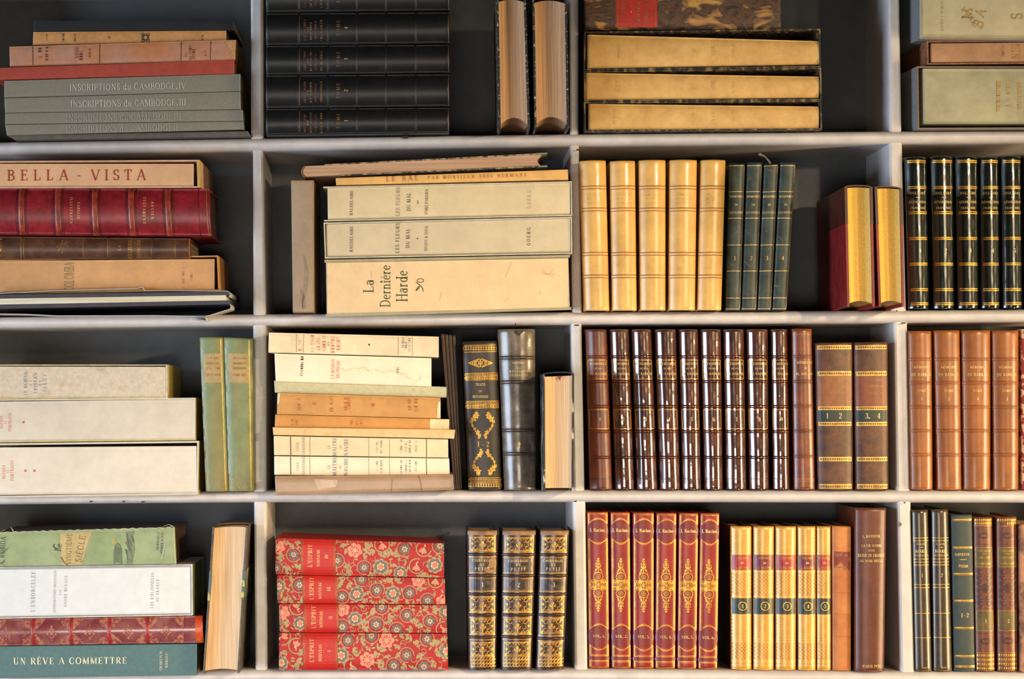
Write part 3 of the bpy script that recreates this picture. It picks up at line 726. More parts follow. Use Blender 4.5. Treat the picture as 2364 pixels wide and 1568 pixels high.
# ================================================================= second shelf, second bay
b = Block(Q(672,417,724,416.5,725,712,676,711), 'narrow grey-brown case standing upright beside the stack of cream boxes', 'slipcase', 'slipcase', d0=-.03, up=True, bulge=.02, pw=8, rest=2, depth=.15)
b.book(mat('grey_brown_card', (164, 140, 112), rough=.7, var=.09, scale=9), flat=True, pages=mat('warm_card_edge', (170, 124, 74)))
b.poly([(700,580),(706,590),(712,625),(709,660),(701,690),(697,705),(700,660),(704,620)], mat('stain', (146, 126, 98)), name='stain', lv=1)
b.poly([(694,655),(703,672),(706,700),(700,706),(694,690)], mat('stain', (146, 126, 98)), name='stain', lv=1)
b.line(418, 3, mat('warm_card_edge', (170, 124, 74)), 0, 1, name='worn_edge'); b.strip(0, 1, mat('warm_card_edge', (170, 124, 74)), 'worn_edge', .95, 1, n=1)
b.done()
OLV = mat('olive_board', (170, 156, 118), rough=.7, var=.06)
PCH = mat('peach_panel', (232, 196, 146), rough=.65, var=.05, scale=16)
b = Block(Q(749,600,1315.5,588.5,1319,715,751,732), 'big peach box with large green lettering, lowest in the stack on the second shelf', 'box', 'box', d0=-.03, up=False, bulge=0, pitch=.03, depth=.13)
b.boxes('box_body', [(.006,.994,.03,.97,.001,b.depth)], mat('peach_box_side', (214, 200, 176), rough=.6))
b.boxes('lid', [(0,1,.955,1,-.001,b.depth),(0,1,0,.045,-.001,b.depth)], OLV)
b.poly([(755,606),(1311,595.5),(1311,712),(756,722.5)], PCH, name='front_panel')
GRI = mat('green_lettering', (92, 98, 56), rough=.7)
b.poly([(755,605.5),(1311,595),(1311,596.4),(755,607)], INKF, name='panel_rule', lv=2)
b.text('La', 850, 661, 24, GRI, rot=90, width=31, wt=1); b.text('Dernière', 888.5, 661, 24, GRI, rot=90, width=97, wt=1); b.text('Harde', 927, 661, 26, GRI, rot=90, width=72, wt=1)
b.ribbon([(977,673),(974,664),(967,657),(960,652)], 2.2, GRI, 'lettering', 3); b.arc(970, 648, 7.5, 0, 360, 1.8, GRI, 'lettering', 3, ry=4.2); b.disk(964, 666, 8, GRI, 'lettering', 4, ry=2.6, rot=-.9)
for pts in (((1014,694),(1018,676)), ((1164,697),(1172,690),(1176,689)), ((1130,612),(1134,610)), ((1166,640),(1172,625),(1180,606)), ((1250,630),(1268,635),(1280,634)), ((1252,622),(1262,634),(1270,632),(1276,622)), ((1245,671),(1249,680)), ((858,640),(856,626))):
    b.ribbon(pts, 1, mat('paper_fibre', (206, 160, 92)), 'paper_fibres', 3)
b.done()
CRM = mat('cream_card', (216, 194, 150), rough=.6, var=.05, scale=14); CRC = mat('cream_case', (192, 178, 146), rough=.65, var=.05)
CGE = mat('card_case_edge', (206, 196, 168), rough=.6)
c = slip(Q(747,514,1320.5,500.5,1321.5,586,750,597), 'cream slipcase lying directly on the big peach box', CRC, th=3.2, d0=-.03, lip=CGE)
b = Block(Q(752.5,518,1316,504.5,1317,582,754,593), 'cream book with black lettering, in the slipcase directly on the peach box', d0=-.0285, up=False, bulge=.01, pw=8, depth=.12)
b.book(mat('tan_cream_card', (208, 188, 150), rough=.6, var=.05, scale=14), flat=True)
INB = mat('brown_ink', (84, 70, 58), rough=.7)
for t, x, y, wd, h, wt in (('BAUDELAIRE',811,552.5,59,7,1.2),('LES FLEURS',917,550,69,8.5,1.1),('DU MAL',941,550.5,45,8.5,1.1),('SPLEEN & IDÉAL',983,550,60,6.5,1),('GOERG',1220,546.5,42,8,1.1)): b.text(t, x, y, h, INB, rot=89, width=wd, wt=wt)
b.text('*', 963, 551, 9, INB); b.done()
c = slip(Q(746,431,1320,418.5,1321.5,498.5,748,511), 'cream slipcase second in the stack, open at one end', CRC, th=3.0, d0=-.03, lip=CGE, left=False)
b = Block(Q(756,434.5,1315.5,422,1316.5,495,757,507), 'cream book with pale second-volume lettering, under the orange paperback', d0=-.0285, up=False, bulge=.03, pw=6, depth=.12)
b.book(CRM, flat=True)
for t, x, y, wd, h, wt, m in (('BAUDELAIRE',811,469,57,7,1.2,INB),('LES FLEURS',918,466,66,8.5,.9,INKF),('DU MAL',943,466.5,43,8.5,1,INB),('PARIS PARISIEN',984,466,58,6.5,1.1,INB),('GOERG',1221,461.5,42,8,.7,mat('pale_ink', (158, 144, 112)))): b.text(t, x, y, h, m, rot=89, width=wd, wt=wt)
b.text('**', 964, 467, 8, INB, rot=90); b.done()
b = Block(Q(775,411.5,1311,391.5,1312,415,776,427.5), 'thin orange paperback on top of the cream slipcases', d0=-.032, up=False, bulge=.05, pw=5)
b.book(mat('orange_paper', (226, 172, 96), rough=.6, var=.09, scale=20), flat=True)
b.text('LE BAL', 928, 412, 12, mat('orange_ink', (172, 108, 52)), rot=2, width=74, wt=.9); b.text('PAR MONSIEUR ABEL HERMANT', 1101, 407, 8, mat('orange_ink', (172, 108, 52)), rot=1.6, width=228)
b.done()
# old book lying with its long edge to the viewer
b = Block(Q(697,382,1262,353,1262,385,697,410), 'old book with marbled boards lying on top of the stack, rosy page edges outward', d0=-.03, up=False, bulge=0, depth=.14)
V, Fc = [], []; n = 12
SPD = mat('worn_board_edge', (60, 54, 40), rough=.7, col2=(176, 150, 108), scale=140, stretch=(1,1,.3), lo=.42, hi=.62)
b.boxes('board', [(.09,1.0,.90,1.0,0,b.depth-.004),(.15,1.0,.0,.10,0,b.depth-.004)], SPD)
for c_ in (.001, b.depth-.006):
    for i in range(13):
        f = i/12; V.append(b.P(.0+.012*(2*f-1)**2*1.0+.004, .06+.86*f, c_))
    for i in range(13):
        f = 1-i/12; V.append(b.P(.978-.018*(1-(2*f-1)**2)+.004*f, .10+.80*f, c_))
Fc = [tuple(range(26)), tuple(range(51, 25, -1))]+[(i, (i+1) % 26, 26+(i+1) % 26, 26+i) for i in range(26)]
mesh_obj('text_block', V, Fc, PGPINK, b.e)
V, Fc = [], []
for c_ in (.0005, b.depth-.005):
    for i in range(13):
        f = i/12; V.append(b.P(-.004+.014*(2*f-1)**2, -.02+1.0*f, c_))
    for i in range(13):
        f = 1-i/12; V.append(b.P(.003+.012*(2*f-1)**2, .05+.88*f, c_))
Fc = [tuple(range(26)), tuple(range(51, 25, -1))]+[(i, (i+1) % 26, 26+(i+1) % 26, 26+i) for i in range(26)]
mesh_obj('spine', V, Fc, leather('old_tan_leather', (120, 84, 56)), b.e)
b.boxes('worn_corner', [(.955,1.003,.895,1.02,-.0006,.03),(.965,1.003,-.02,.10,-.0006,.03)], mat('blue_green_corner', (112, 124, 96), scale=200, var=.3))
b.done()

# ================================================================= second shelf, third bay
VEL = leather('honey_vellum', (224, 172, 92), rough=.30, var=.10, scale=18, coat=.15)
VED = mat('vellum_tooling', (150, 96, 40), rough=.5)
vq = [(1339,372,1398.4,370.7,1407,718,1349.6,718.4),(1407.8,372.9,1466,371.5,1470,718,1413,718.4),(1474.7,370.7,1536.4,370,1536.4,717,1478,718.4),(1545.7,370,1608.7,370,1604.7,717,1543.6,717.6),(1618,370,1674.9,370,1665,717.6,1609.5,717)]
rom = ['I','II','III','IV','V']; od = ['first','second','third','fourth','fifth']; yr = ['1769-1795','1795-1799','1799-1806','1806-1813','1813-1820']
for i, q in enumerate(vq):
    b = Block(Q(*q), f'honey-coloured vellum volume with brown double lines, {od[i]} of five from the divider', group='honey vellum volumes on the second shelf', d0=-.02, rest=2, bulge=.22, wob=.00006)
    b.book(VEL); cx0 = (q[0]+q[2])/2; cx1 = (q[4]+q[6])/2; cx = lambda y: cx0+(cx1-cx0)*(y-371)/347
    for y in (434, 485, 587.5, 639.5):
        for dy in (-3.4, 3.4):
            b.line(y+dy, 2.2, VED, 0, 1, name='tooled_line')
        b.ridge(y, 5, .0005, VEL)
    b.text('MÉMOIRES', cx(450)+2, 451, 6, GILTP, width=42); b.text('DU GÉNÉRAL', cx(460)+2, 460.5, 5, GILTP, width=38); b.text('THIÉBAULT', cx(470)+4, 470.5, 6, GILTP, width=46)
    b.text(rom[i], cx(605)+2, 605, 7, GILTP); b.text(yr[i], cx(621)+2, 621, 5, GILTP, width=36)
    b.done()
GRN = leather('worn_green_leather', (44, 58, 50), rough=.42, var=.5, scale=60, detail=7)
gq = [(1683.7,377.7,1720,377,1709,716,1675.7,716),(1725,375.5,1759.5,375,1746,716,1712,716),(1764,379.6,1797,378,1780,716,1749,716),(1801.6,375.5,1837,376,1816,716,1783,716)]
for i, q in enumerate(gq):
    b = Block(Q(*q), f'slim worn green book with thin gold lines, {od[i]} of four beside the vellum set', group='slim green books on the second shelf', d0=-.01, rest=2, bulge=.13, pw=3)
    b.book(GRN); cx = lambda y: ((q[0]+q[2])/2)+((q[4]+q[6])/2-(q[0]+q[2])/2)*(y-376)/340
    for y in (383, 443, 504, 565.5, 625.5, 687.5, 712.5): b.line(y, 1.3, GILTP, .0, .93)
    b.strip(.02, .98, GILTD, 'gilt_tooling', .93, .97, n=1)
    b.text('MÉMOIRES', cx(454), 454, 5, GILTP, width=31); b.text('DE', cx(473), 473, 5, GILTP); b.text('LEVASSEUR', cx(491), 491, 5, GILTP, width=31)
    b.text(str(i+1), cx(596), 596, 9, GILTP)
    rnd = random.Random(i)
    for k in range(6):
        x, y = cx(0)*0+(q[0]+q[2])/2+rnd.uniform(-12, 12), rnd.uniform(385, 700); x = cx(y)+rnd.uniform(-13, 13)
        b.ribbon([(x, y), (x+rnd.uniform(-6, 6), y+rnd.uniform(-5, 5)), (x+rnd.uniform(-8, 8), y+rnd.uniform(-9, 9))], 1.3, mat('scuff', (132, 96, 60)), 'scuffs', 2)
    if i == 2:
        p = [(1777,379),(1768,366),(1764,362),(1750,358),(1754,352.5),(1766,360),(1776,370),(1781,376)]
        V = [W(x, y, .01) for x, y in p]+[W(x, y, .0112) for x, y in p]; m_ = len(p)
        mesh_obj('paper_marker', V, [tuple(range(m_)), tuple(range(2*m_-1, m_-1, -1))]+[(j, (j+1) % m_, m_+(j+1) % m_, m_+j) for j in range(m_)], mat('old_paper_slip', (120, 114, 92)), b.e)
    b.done()
for q, nm in ((Q(1950,433,2014,433,2020,706,1956,706), 'red and brown half-bound book with gilt page edges outward, leaning nearer the green books'), (Q(2019,434.5,2083,436,2088,706,2029,706), 'red and brown half-bound book with gilt page edges outward, in front of the divider')):
    s_ = edge_book(q, nm, leather('red_board', (128, 28, 26), rough=.45), GOLDEDGE, d0=-.09, depth=.21, rest=2, bpx=5.5, cap=7, capc=.004, sqt=1, sqb=8, arch=6, group='gilt-edged books turned page edges outward', spine_mat=leather('dark_red_brown_leather', (74, 28, 20)))
    ly = .695
    s_.boxes('dark_upper_board', [(-.006, 5.8/s_.wpx, ly, 1.003, -.0006, .14), (1-5.8/s_.wpx, 1.006, ly, 1.003, -.0006, .14)], leather('dark_red_brown_leather', (74, 28, 20)))  # upper part of both boards, darker than the rest
    s_.done()

# ================================================================= second shelf, fourth bay
GBK = leather('black_green_leather', (20, 26, 20), rough=.2, var=.3, coat=.5, scale=30)
dq = [(2088,363.5,2138.8,362.7,2145,713.6,2097,714),(2147,361.6,2200,361.6,2203,713,2154,713.6),(2204,361.6,2257,362,2258.8,713,2209.8,713),(2262,363.5,2305,362.7,2308,712.5,2264.7,712.5),(2310,361,2357,361,2359.8,712.5,2314,712.5),(2362,362,2408,362,2410,712,2366,712)]
for i, q in enumerate(dq):
    b = Block(Q(*q), f'glossy black-green leather volume with gold bands, {(od+["sixth"])[i]} of the set at the picture edge', group='black-green volumes on the second shelf', d0=0.0, rest=2, bulge=.26, wob=.00012)
    b.book(GBK); cx = lambda y: ((q[0]+q[2])/2)+((q[4]+q[6])/2-(q[0]+q[2])/2)*(y-362)/350
    for y in (374, 434, 492, 551, 610, 668.5, 701): b.line(y-2.2, 2.2, GILT, .1, .95); b.line(y+1.8, 2.6, GILT, .1, .95)
    b.text('DULAURE', cx(447)+1, 447, 5.5, GILTP, width=36); b.line(457, 1, GILTP, .42, .62); b.text('RÉVOLUTION', cx(467)+1, 467.5, 5.5, GILTP, width=40); b.text('FRANÇAISE', cx(481)+1, 481, 5, GILTP, width=34)
    b.text(str(i+1), cx(579)+4, 579, 9, GILTP, wt=1.2)
    b.done()
# ================================================================= third shelf, first bay
GR = 'cream slipcases lying on the third shelf'
CSE = mat('pale_case', (206, 194, 172), rough=.65, var=.04); CSS = mat('straw_case', (206, 180, 104), rough=.6)
CPG = mat('ivory_card', (222, 206, 182), rough=.6, var=.04, scale=14); CPF = mat('foxed_ivory_card', (212, 192, 162), rough=.6, col2=(200, 162, 122), scale=60, lo=.58, hi=.8)
CORAL = mat('coral_ink', (222, 110, 92)); BLUEI = mat('blue_grey_ink', (122, 128, 136))
c = slip(Q(-14,1024,459,1018,457,1142,-14,1149), 'large cream slipcase lying lowest on the third shelf', CSS, th=3.6, d0=-.02, lip=CSE, group=GR, left=False)
c.boxes('case_edge', [(0,1,.965,1.0,-.0004,.0),(0,1,0,.03,-.0004,.0),(.992,1,.03,.965,-.0004,.0)], CSE)
b = Block(Q(-14,1033.5,453.5,1030,453.5,1138.5,-14,1143.5), 'thick ivory book with coral lettering and two stars, inside the lowest slipcase', d0=-.0195, up=False, bulge=.02, pw=8, depth=.12)
b.book(CPG, flat=True).text('SCÈNES', 9, 1090, 6.5, CORAL, rot=90, width=32, wt=.9)
b.text('ET', 18.7, 1088, 4.5, CORAL, rot=90); b.text('PORTRAITS', 28, 1087, 6.5, CORAL, rot=90, width=47, wt=.9)
for x in (59, 79.5): b.text('*', x, 1087, 11, CORAL, wt=1.6); b.disk(x, 1087, 3, CORAL, 'lettering')
b.done()
c = slip(Q(-14,922,451,918.5,451,1016.5,-14,1022), 'cream slipcase lying in the middle of three on the third shelf', CSS, th=3.0, d0=-.02, group=GR, left=False)
c.boxes('case_edge', [(0,1,.965,1.0,-.0004,.0),(.993,1,0,.965,-.0004,.0)], CSE)
b = Block(Q(-14,927.5,448.5,922,448.5,1015,-14,1019.5), 'thick ivory book with coral lettering and one star, inside the middle slipcase', d0=-.0195, up=False, bulge=.02, pw=8, depth=.12)
b.book(mat('greyer_ivory_card', (212, 196, 172), rough=.6, var=.05, scale=14), flat=True).text('SCÈNES', 3.5, 975, 6.5, CORAL, rot=90, width=30, wt=.9)
b.text('ET', 12.7, 975, 4.5, CORAL, rot=90); b.text('PORTRAITS', 23, 975, 6.5, CORAL, rot=90, width=43, wt=.9); b.text('*', 54.5, 975, 11, CORAL, wt=1.6); b.disk(54.5, 975, 3, CORAL, 'lettering'); b.done()
c = slip(Q(-14,842,387,842,387,919,-14,921), 'smaller cream slipcase with yellowed side, topmost on the third shelf', CSS, th=2.4, d0=-.02, group=GR, left=False)
c.boxes('case_edge', [(0,1,.97,1.0,-.0004,.0),(.990,1,0,.97,-.0004,.0)], mat('sandy_case_edge', (214, 190, 150)))
b = Block(Q(-14,846.5,382.5,847,382.5,917.5,-14,919.5), 'foxed ivory book with blue-grey lettering in the topmost slipcase', d0=-.0195, up=False, bulge=.02, pw=8, depth=.12)
b.book(CPF, flat=True)
for t, x, y, wd, h in (('LE ROMAN',58.8,886,54,7.5),('DE',70.5,884.5,13,5.5),('TRISTAN',82,885,49,7.5),('ET',93.5,884.5,12,6.5),('ISEUT',104,884,40,7.5)): b.text(t, x, y, h, BLUEI, rot=90, width=wd, wt=.9)
b.done()
GPM = mat('green_gold_spine', (124, 136, 90), rough=.45, col2=(140, 120, 60), scale=14, stretch=(4,1,.6), lo=.35, hi=.72, bump=.3, bscale=200)
for q, nm in ((Q(461,779,515.8,779,527.5,1125,475,1127.5), 'worn pale green book with tan label, beside the slipcases'), (Q(516.6,779,582.7,782,587,1125,528,1126), 'worn pale green book with tan label, touching the divider')):
    b = Block(q, nm, group='worn green books on the third shelf', d0=-.015, rest=3, bulge=.12, pw=3, wob=.0001)
    b.book(GPM); xa = q[0][0]
    b.label(816, 881, mat('tan_torn_label', (178, 148, 94), col2=(146, 142, 92), scale=50, lo=.55, hi=.75), .13, .88)
    for j, y in enumerate((826, 838, 849, 864)): b.scrib((q[0][0]+q[1][0])/2+4, y, 5, 30, mat('ochre_ink', (156, 112, 54)), seed=j)
    b.strip(.01, .99, mat('yellow_gilt_edge', (190, 164, 80), rough=.4, metal=.2), 'gilt_tooling', .86, .91, n=2, lv=1)
    rnd = random.Random(int(xa))
    for k in range(14):
        x = xa+14+rnd.uniform(0, 42); y = rnd.uniform(1085, 1122); b.ribbon([(x, y), (x+rnd.uniform(-5,5), y+rnd.uniform(3,9))], 2, mat('frayed_tan', (170, 134, 84)), 'frayed_foot', 2)
    for k in range(6):
        y = 800+k*50; b.poly([(xa+2+k*1.6, y), (xa+8+k*1.6, y+8), (xa+9+k*1.6, y+30), (xa+3+k*1.6, y+38)], mat('greyed_patch', (146, 154, 124)), 'worn_patch', 1)
    b.done()

# ================================================================= third shelf, second bay
GR = 'paperbacks lying in a pile on the third shelf'
CW = mat('cream_paper', (244, 222, 186), rough=.7, var=.05, scale=18); CW2 = mat('yellowed_cream_paper', (232, 206, 160), rough=.7, var=.06, scale=18)
LR = mat('light_red_ink', (222, 130, 100)); GI = mat('grey_lettering', (142, 134, 122))
def pb(q, nm, m, **k):
    b = Block(Q(*q), nm, group=GR, d0=k.pop('d0', -.025), up=False, bulge=k.pop('bulge', .05), pw=5, yaw=k.pop('yaw', 0), pitch=k.pop('pitch', 0)); b.book(m, flat=True, pages=mat('cream_pages', (226, 200, 152), col2=(196, 164, 116), scale=420, stretch=(.012,.012,1), rough=.8)); return b
b = pb((634.4,1099.8,1046,1096,1047.8,1131.5,636.7,1143.5), 'book wrapped in shiny brown paper at the bottom of the paperback pile', mat('brown_wrapping', (160, 124, 88), rough=.38, var=.1, coat=.1, bump=.6, scale=20, bscale=60), d0=-.035, pitch=.04)
b.ribbon([(905,1106),(904,1125),(903,1138)], 1.2, mat('fold', (126, 94, 64)), 'wrapper_fold'); b.ribbon([(966,1099),(971,1115),(973,1134)], 1.4, mat('fold', (126, 94, 64)), 'wrapper_fold')
b.poly([(723,1106),(780,1108),(775,1124),(735,1130)], mat('wrapper_sheen', (186, 152, 118), rough=.3), 'sticky_tape', 1); b.done()  # paler quad paints a sheen onto the brown wrapper
def navire(b, cy, dy=0):
    for x, wd, m in ((671,1.6,INK),(715.5,.8,INKF),(851,.8,GI),(899,.8,GI),(984.5,1.4,INK)): b.line(x, wd, m, .02, .98, name='printed_rule')
    b.text('LOUIS', 687, cy, 5, GI, rot=90, width=20); b.text('CHADOURNE', 700.5, cy-2, 6, GI, rot=90, width=42); b.text('LE', 758.5, cy+1, 6, GI, rot=90)
    b.text('MAITRE', 772, cy+0, 8.5, BLUEI, rot=90, width=43, wt=1.1); b.text('DU', 785.5, cy, 5, GI, rot=90); b.text('NAVIRE', 798.5, cy+1, 8.5, BLUEI, rot=90, width=40, wt=1.1)
    for j, x in enumerate((870,880,926,937,946,960)): b.scrib(x, cy, 4.5, 24+(j*5) % 12, GI, rot=90, seed=j)
b = pb((633,1053.4,1037,1058.8,1038.6,1099.5,633.4,1096.3), 'cream paperback with grey printed lines, lower of the two alike in the pile', CW); navire(b, 1077); b.done()
b = pb((632,1006.8,1034.6,1014.5,1035,1057,632.8,1051), 'cream paperback with grey printed lines, upper of the two alike in the pile', CW2); navire(b, 1031.5); b.done()
b = pb((629.5,986.8,1051,992.4,1048.5,1013,631,1004.6), 'very thin cream booklet sticking out between paperbacks', mat('buff_paper', (228, 186, 126), rough=.7, var=.08), d0=-.03); b.done()
OR1 = mat('orange_cover', (208, 148, 78), rough=.6, var=.09, scale=20); OR2 = mat('deep_orange_cover', (208, 142, 66), rough=.6, var=.08, scale=20); ORI = mat('orange_print', (186, 100, 44))
b = pb((635.4,957.4,1037,968.3,1037,992,634.4,986), 'thin orange paperback with a cream end piece', OR2)
b.label(993, 1037, mat('cream_end', (240, 206, 150)), 0, 1, name='bare_paper'); [b.scrib(x, 975, 5, 12, ORI, rot=90, seed=j) for j, x in enumerate((675,684,811,823,833))]; b.done()
b = pb((641,907.2,1017,918.5,1017,966.5,639.4,956.5), 'thick orange paperback with rubbed lettering', OR1, bulge=.08)
for j, x in enumerate((690,765,798,805,945,960)): b.scrib(x, 934, 7, 34 if j % 2 else 26, ORI, rot=90, seed=j)
b.disk(725, 932, 4, ORI, 'lettering'); b.disk(861, 935, 4, ORI, 'lettering')
b.poly([(1011,930),(1017,925),(1017,966),(1008,965)], mat('worn_white_corner', (240, 210, 160)), 'worn_corner', 2); b.poly([(640,908),(648,908),(645,930),(640,935)], mat('worn_white_corner', (240, 210, 160)), 'worn_corner', 2); b.done()
b = pb((632.8,879,1031,893.5,1031,918,634.4,906.5), 'thin sage-green cloth-covered book among the paperbacks', mat('sage_cloth', (194, 184, 140), rough=.8, var=.07, scale=200), d0=-.02); b.done()
b = pb((633.8,816.5,996,827,996,892.5,636.7,880.5), 'thick cream-white paperback with a brown water stain and orange title', CW, bulge=.07)
b.scrib(697, 847, 6, 42, INK, rot=88, seed=3); b.text('LA MAISON', 768, 852, 7.5, LR, rot=88, width=46, wt=1.3); b.text('DU PÊCHE', 780, 853, 7.5, LR, rot=88, width=42, wt=1.3); b.scrib(918, 856, 5, 12, INKF, rot=90)
WS = mat('water_stain', (238, 208, 160))
b.ribbon([(788,851),(800,858),(812,850),(830,852),(838,847),(850,857),(868,853),(884,861),(905,856),(925,862),(940,872),(956,878)], 2.4, WS, 'water_stain'); b.ribbon([(950,890),(958,880),(966,880),(972,868)], 2, WS, 'water_stain'); b.done()
b = pb((621,768,1013,777.5,1013,825,619.6,814), 'cream paperback with red and orange lettering, topmost in the pile', mat('aged_cream_paper', (232, 208, 164), rough=.7, var=.1, scale=14, col2=None), bulge=.07, d0=-.03)
for x in (684.5, 700.5, 919, 952): b.line(x, 1.2, LR, .05, .95, name='printed_rule')
b.scrib(692, 795, 6, 30, GI, rot=90, seed=1)
for j, (x, wd) in enumerate(((721,36),(735,28),(748,30),(768,40),(781,36))): b.scrib(x, 795, 8, wd, LR, rot=90, seed=j)
b.scrib(758, 795, 4, 8, GI, rot=90); [b.scrib(x, 797, 5, wd, GI, rot=90, seed=j) for j, (x, wd) in enumerate(((930,34),(937,20),(945,30)))]
b.text('*', 852, 796, 12, INK, wt=1.2); b.done()
FB = mat('dark_brown_folder', (74, 48, 30), rough=.5, var=.2, scale=40)
for i in range(4):
    x0, x1 = 1018+i*8.6, 1048+i*4.9
    b = Block(Q(x0,771+i,x0+7.6,771+i,x1+4.4,1130,x1,1130), f'thin dark brown folder leaning beside the paperbacks, {od[i]} of four', 'folder', 'folder', 'brown folders on the third shelf', d0=.004+.002*i, rest=3, bulge=.1)
    b.book(FB, flat=True, pages=mat('folder_paper', (120, 92, 60))).done()
TB = leather('dark_olive_brown_leather', (50, 38, 24), rough=.4, var=.2)
b = Block(Q(1066.6,789,1147.5,787,1158,1127,1081.5,1127.7), 'dark brown book with gilt acanthus ornament between dark folders and the grey leather book', d0=-.005, rest=3, bulge=.12, pw=3)
b.book(TB, boards=leather('red_brown_leather', (96, 52, 30)))
lx = lambda y: 1107+(y-788)*.037
for y0, y1 in ((797.5,812.5),(861,868.5),(877,877),(925,933),(941,941),(1099.5,1109)):
    b.line(y0, 1.4, GILT, .05, .97); b.line(y1, 1.6, GILT, .05, .97)
for y, r, st_ in ((804.5,5,0),(865,3.5,1),(873,3.2,0),(929,3.2,1),(937,3.4,0),(1104,3,1),(1116,5,0)):
    for k in range(13):
        x = lx(y)+(k-6)*5.9
        b.arc(x, y, r*.7, 0, 360, 1.2, GILT, n=6) if not st_ else b.poly([(x-2.2,y-r*.6),(x+1.6,y-r*.6),(x+1.6,y+r*.6),(x-2.2,y+r*.6)], GILTD)
        b.poly([(x+2.5,y-r),(x+3.5,y-r),(x+3.5,y+r),(x+2.5,y+r)], GILT, 'gilt_tooling', 2)
for sx in (-1, 1):
    for k in range(4): b.arc(1109+sx*(4+5.5*k), 838, 6.5-1.2*k, 0, 360, 1.7, GILT, 'gilt_ornament', ry=9.5-2*k, n=8)
    b.poly([(1109+sx*21,834),(1109+sx*29,838),(1109+sx*21,842)], GILT, 'gilt_ornament')
b.disk(1109, 838, 3.5, GILT, 'gilt_ornament')
def vine(b, cx, y0, y1):
    L_ = y1-y0
    for sx in (-1, 1):
        X = lambda f: cx+sx*(8+16*sin(pi*min(1, .12+f)))
        b.ribbon([(X(i/12), y0+L_*i/12) for i in range(13)], 2.0, GILT, 'gilt_ornament', 2)
        for k, (f, dx, r) in enumerate(((.0,0,4.6),(.10,-4,6.6),(.22,-2,7.0),(.33,1,4.4),(.5,0,3.2),(.64,-1,3.6),(.78,-2,5.4),(.9,-1,4.6),(1.0,0,3.2))):
            x = X(f)+sx*dx; y = y0+L_*f
            for a in range(5): b.disk(x+r*.62*cos(a*1.26+k), y+r*.62*sin(a*1.26+k), r*.5, GILT, 'gilt_ornament', 3, ry=r*.3, rot=a*1.26+k)
vine(b, 1113.5, 953, 1008); vine(b, 1118, 1090, 1036)
b.text('1-2', 1115.5, 1023, 12, GILT, width=28)
for t, y, wd, h in (('TRAITÉ', 887, 23, 6), ('DE', 902, 8, 5), ('BOTANIQUE', 914.5, 36, 6)): b.text(t, 1109, y, h, GILTP, width=wd)
b.done()
GLE = leather('grey_brown_glossy_leather', (112, 98, 78), rough=.24, var=.3, scale=40, coat=.35)
GLD = leather('dark_band_leather', (72, 56, 44), rough=.3)
b = Block(Q(1149,761,1235,760,1236.5,1129,1164,1129), 'glossy grey-brown leather book with raised bands and gold title, chipped at its head', d0=-.005, rest=3, bulge=.26, wob=.00015)
b.book(GLE, boards=leather('dark_grey_board', (60, 52, 44)))
for y in (826, 882, 992.5, 1046): b.ridge(y, 9, .0013, GLD); b.line(y-7, 1.2, GLD, 0, 1, name='tooled_line'); b.line(y+7, 1.2, GLD, 0, 1, name='tooled_line')
for t, y, wd, h in (('HISTOIRE',838,30,5),('DE LA',850,12,3.5),('RELIGION',857.5,43,5.5),('GUERRIÈRE',866,43,5.5)): b.text(t, 1197, y, h, GILTP, width=wd)
b.poly([(1198,1018),(1201.5,1023),(1198,1029),(1194.5,1023)], GILTP); b.poly([(1196,1028),(1200,1028),(1199,1033),(1197,1033)], GILTP)
b.poly([(1186,764),(1210,763),(1207,769),(1201,771),(1198,777),(1191,774),(1187,770)], mat('leather_hole', (36, 26, 20)), 'chipped_head', 2)
b.done()
SPB = mat('blue_black_worn_edge', (28, 34, 42), rough=.6, col2=(206, 190, 160), scale=120, stretch=(1,1,.45), lo=.55, hi=.63)
e = edge_book(Q(1253,865,1325.6,862,1324,1130,1254.7,1130), 'short thick blue-black book with its tan page edges outward, against the divider', SPB, PGXW, d0=-.06, rest=3, bpx=4.5, cap=6, capc=.03, sqt=5, sqb=7, arch=0, spine_mat=mat('blue_black_leather', (30, 36, 44)), conc=.004)
e.poly([(1287,868),(1299,868),(1295,873),(1293,879),(1290,875)], mat('red_headband', (140, 44, 26)), 'red_stain', 1, lift=-.0035)
e.done()

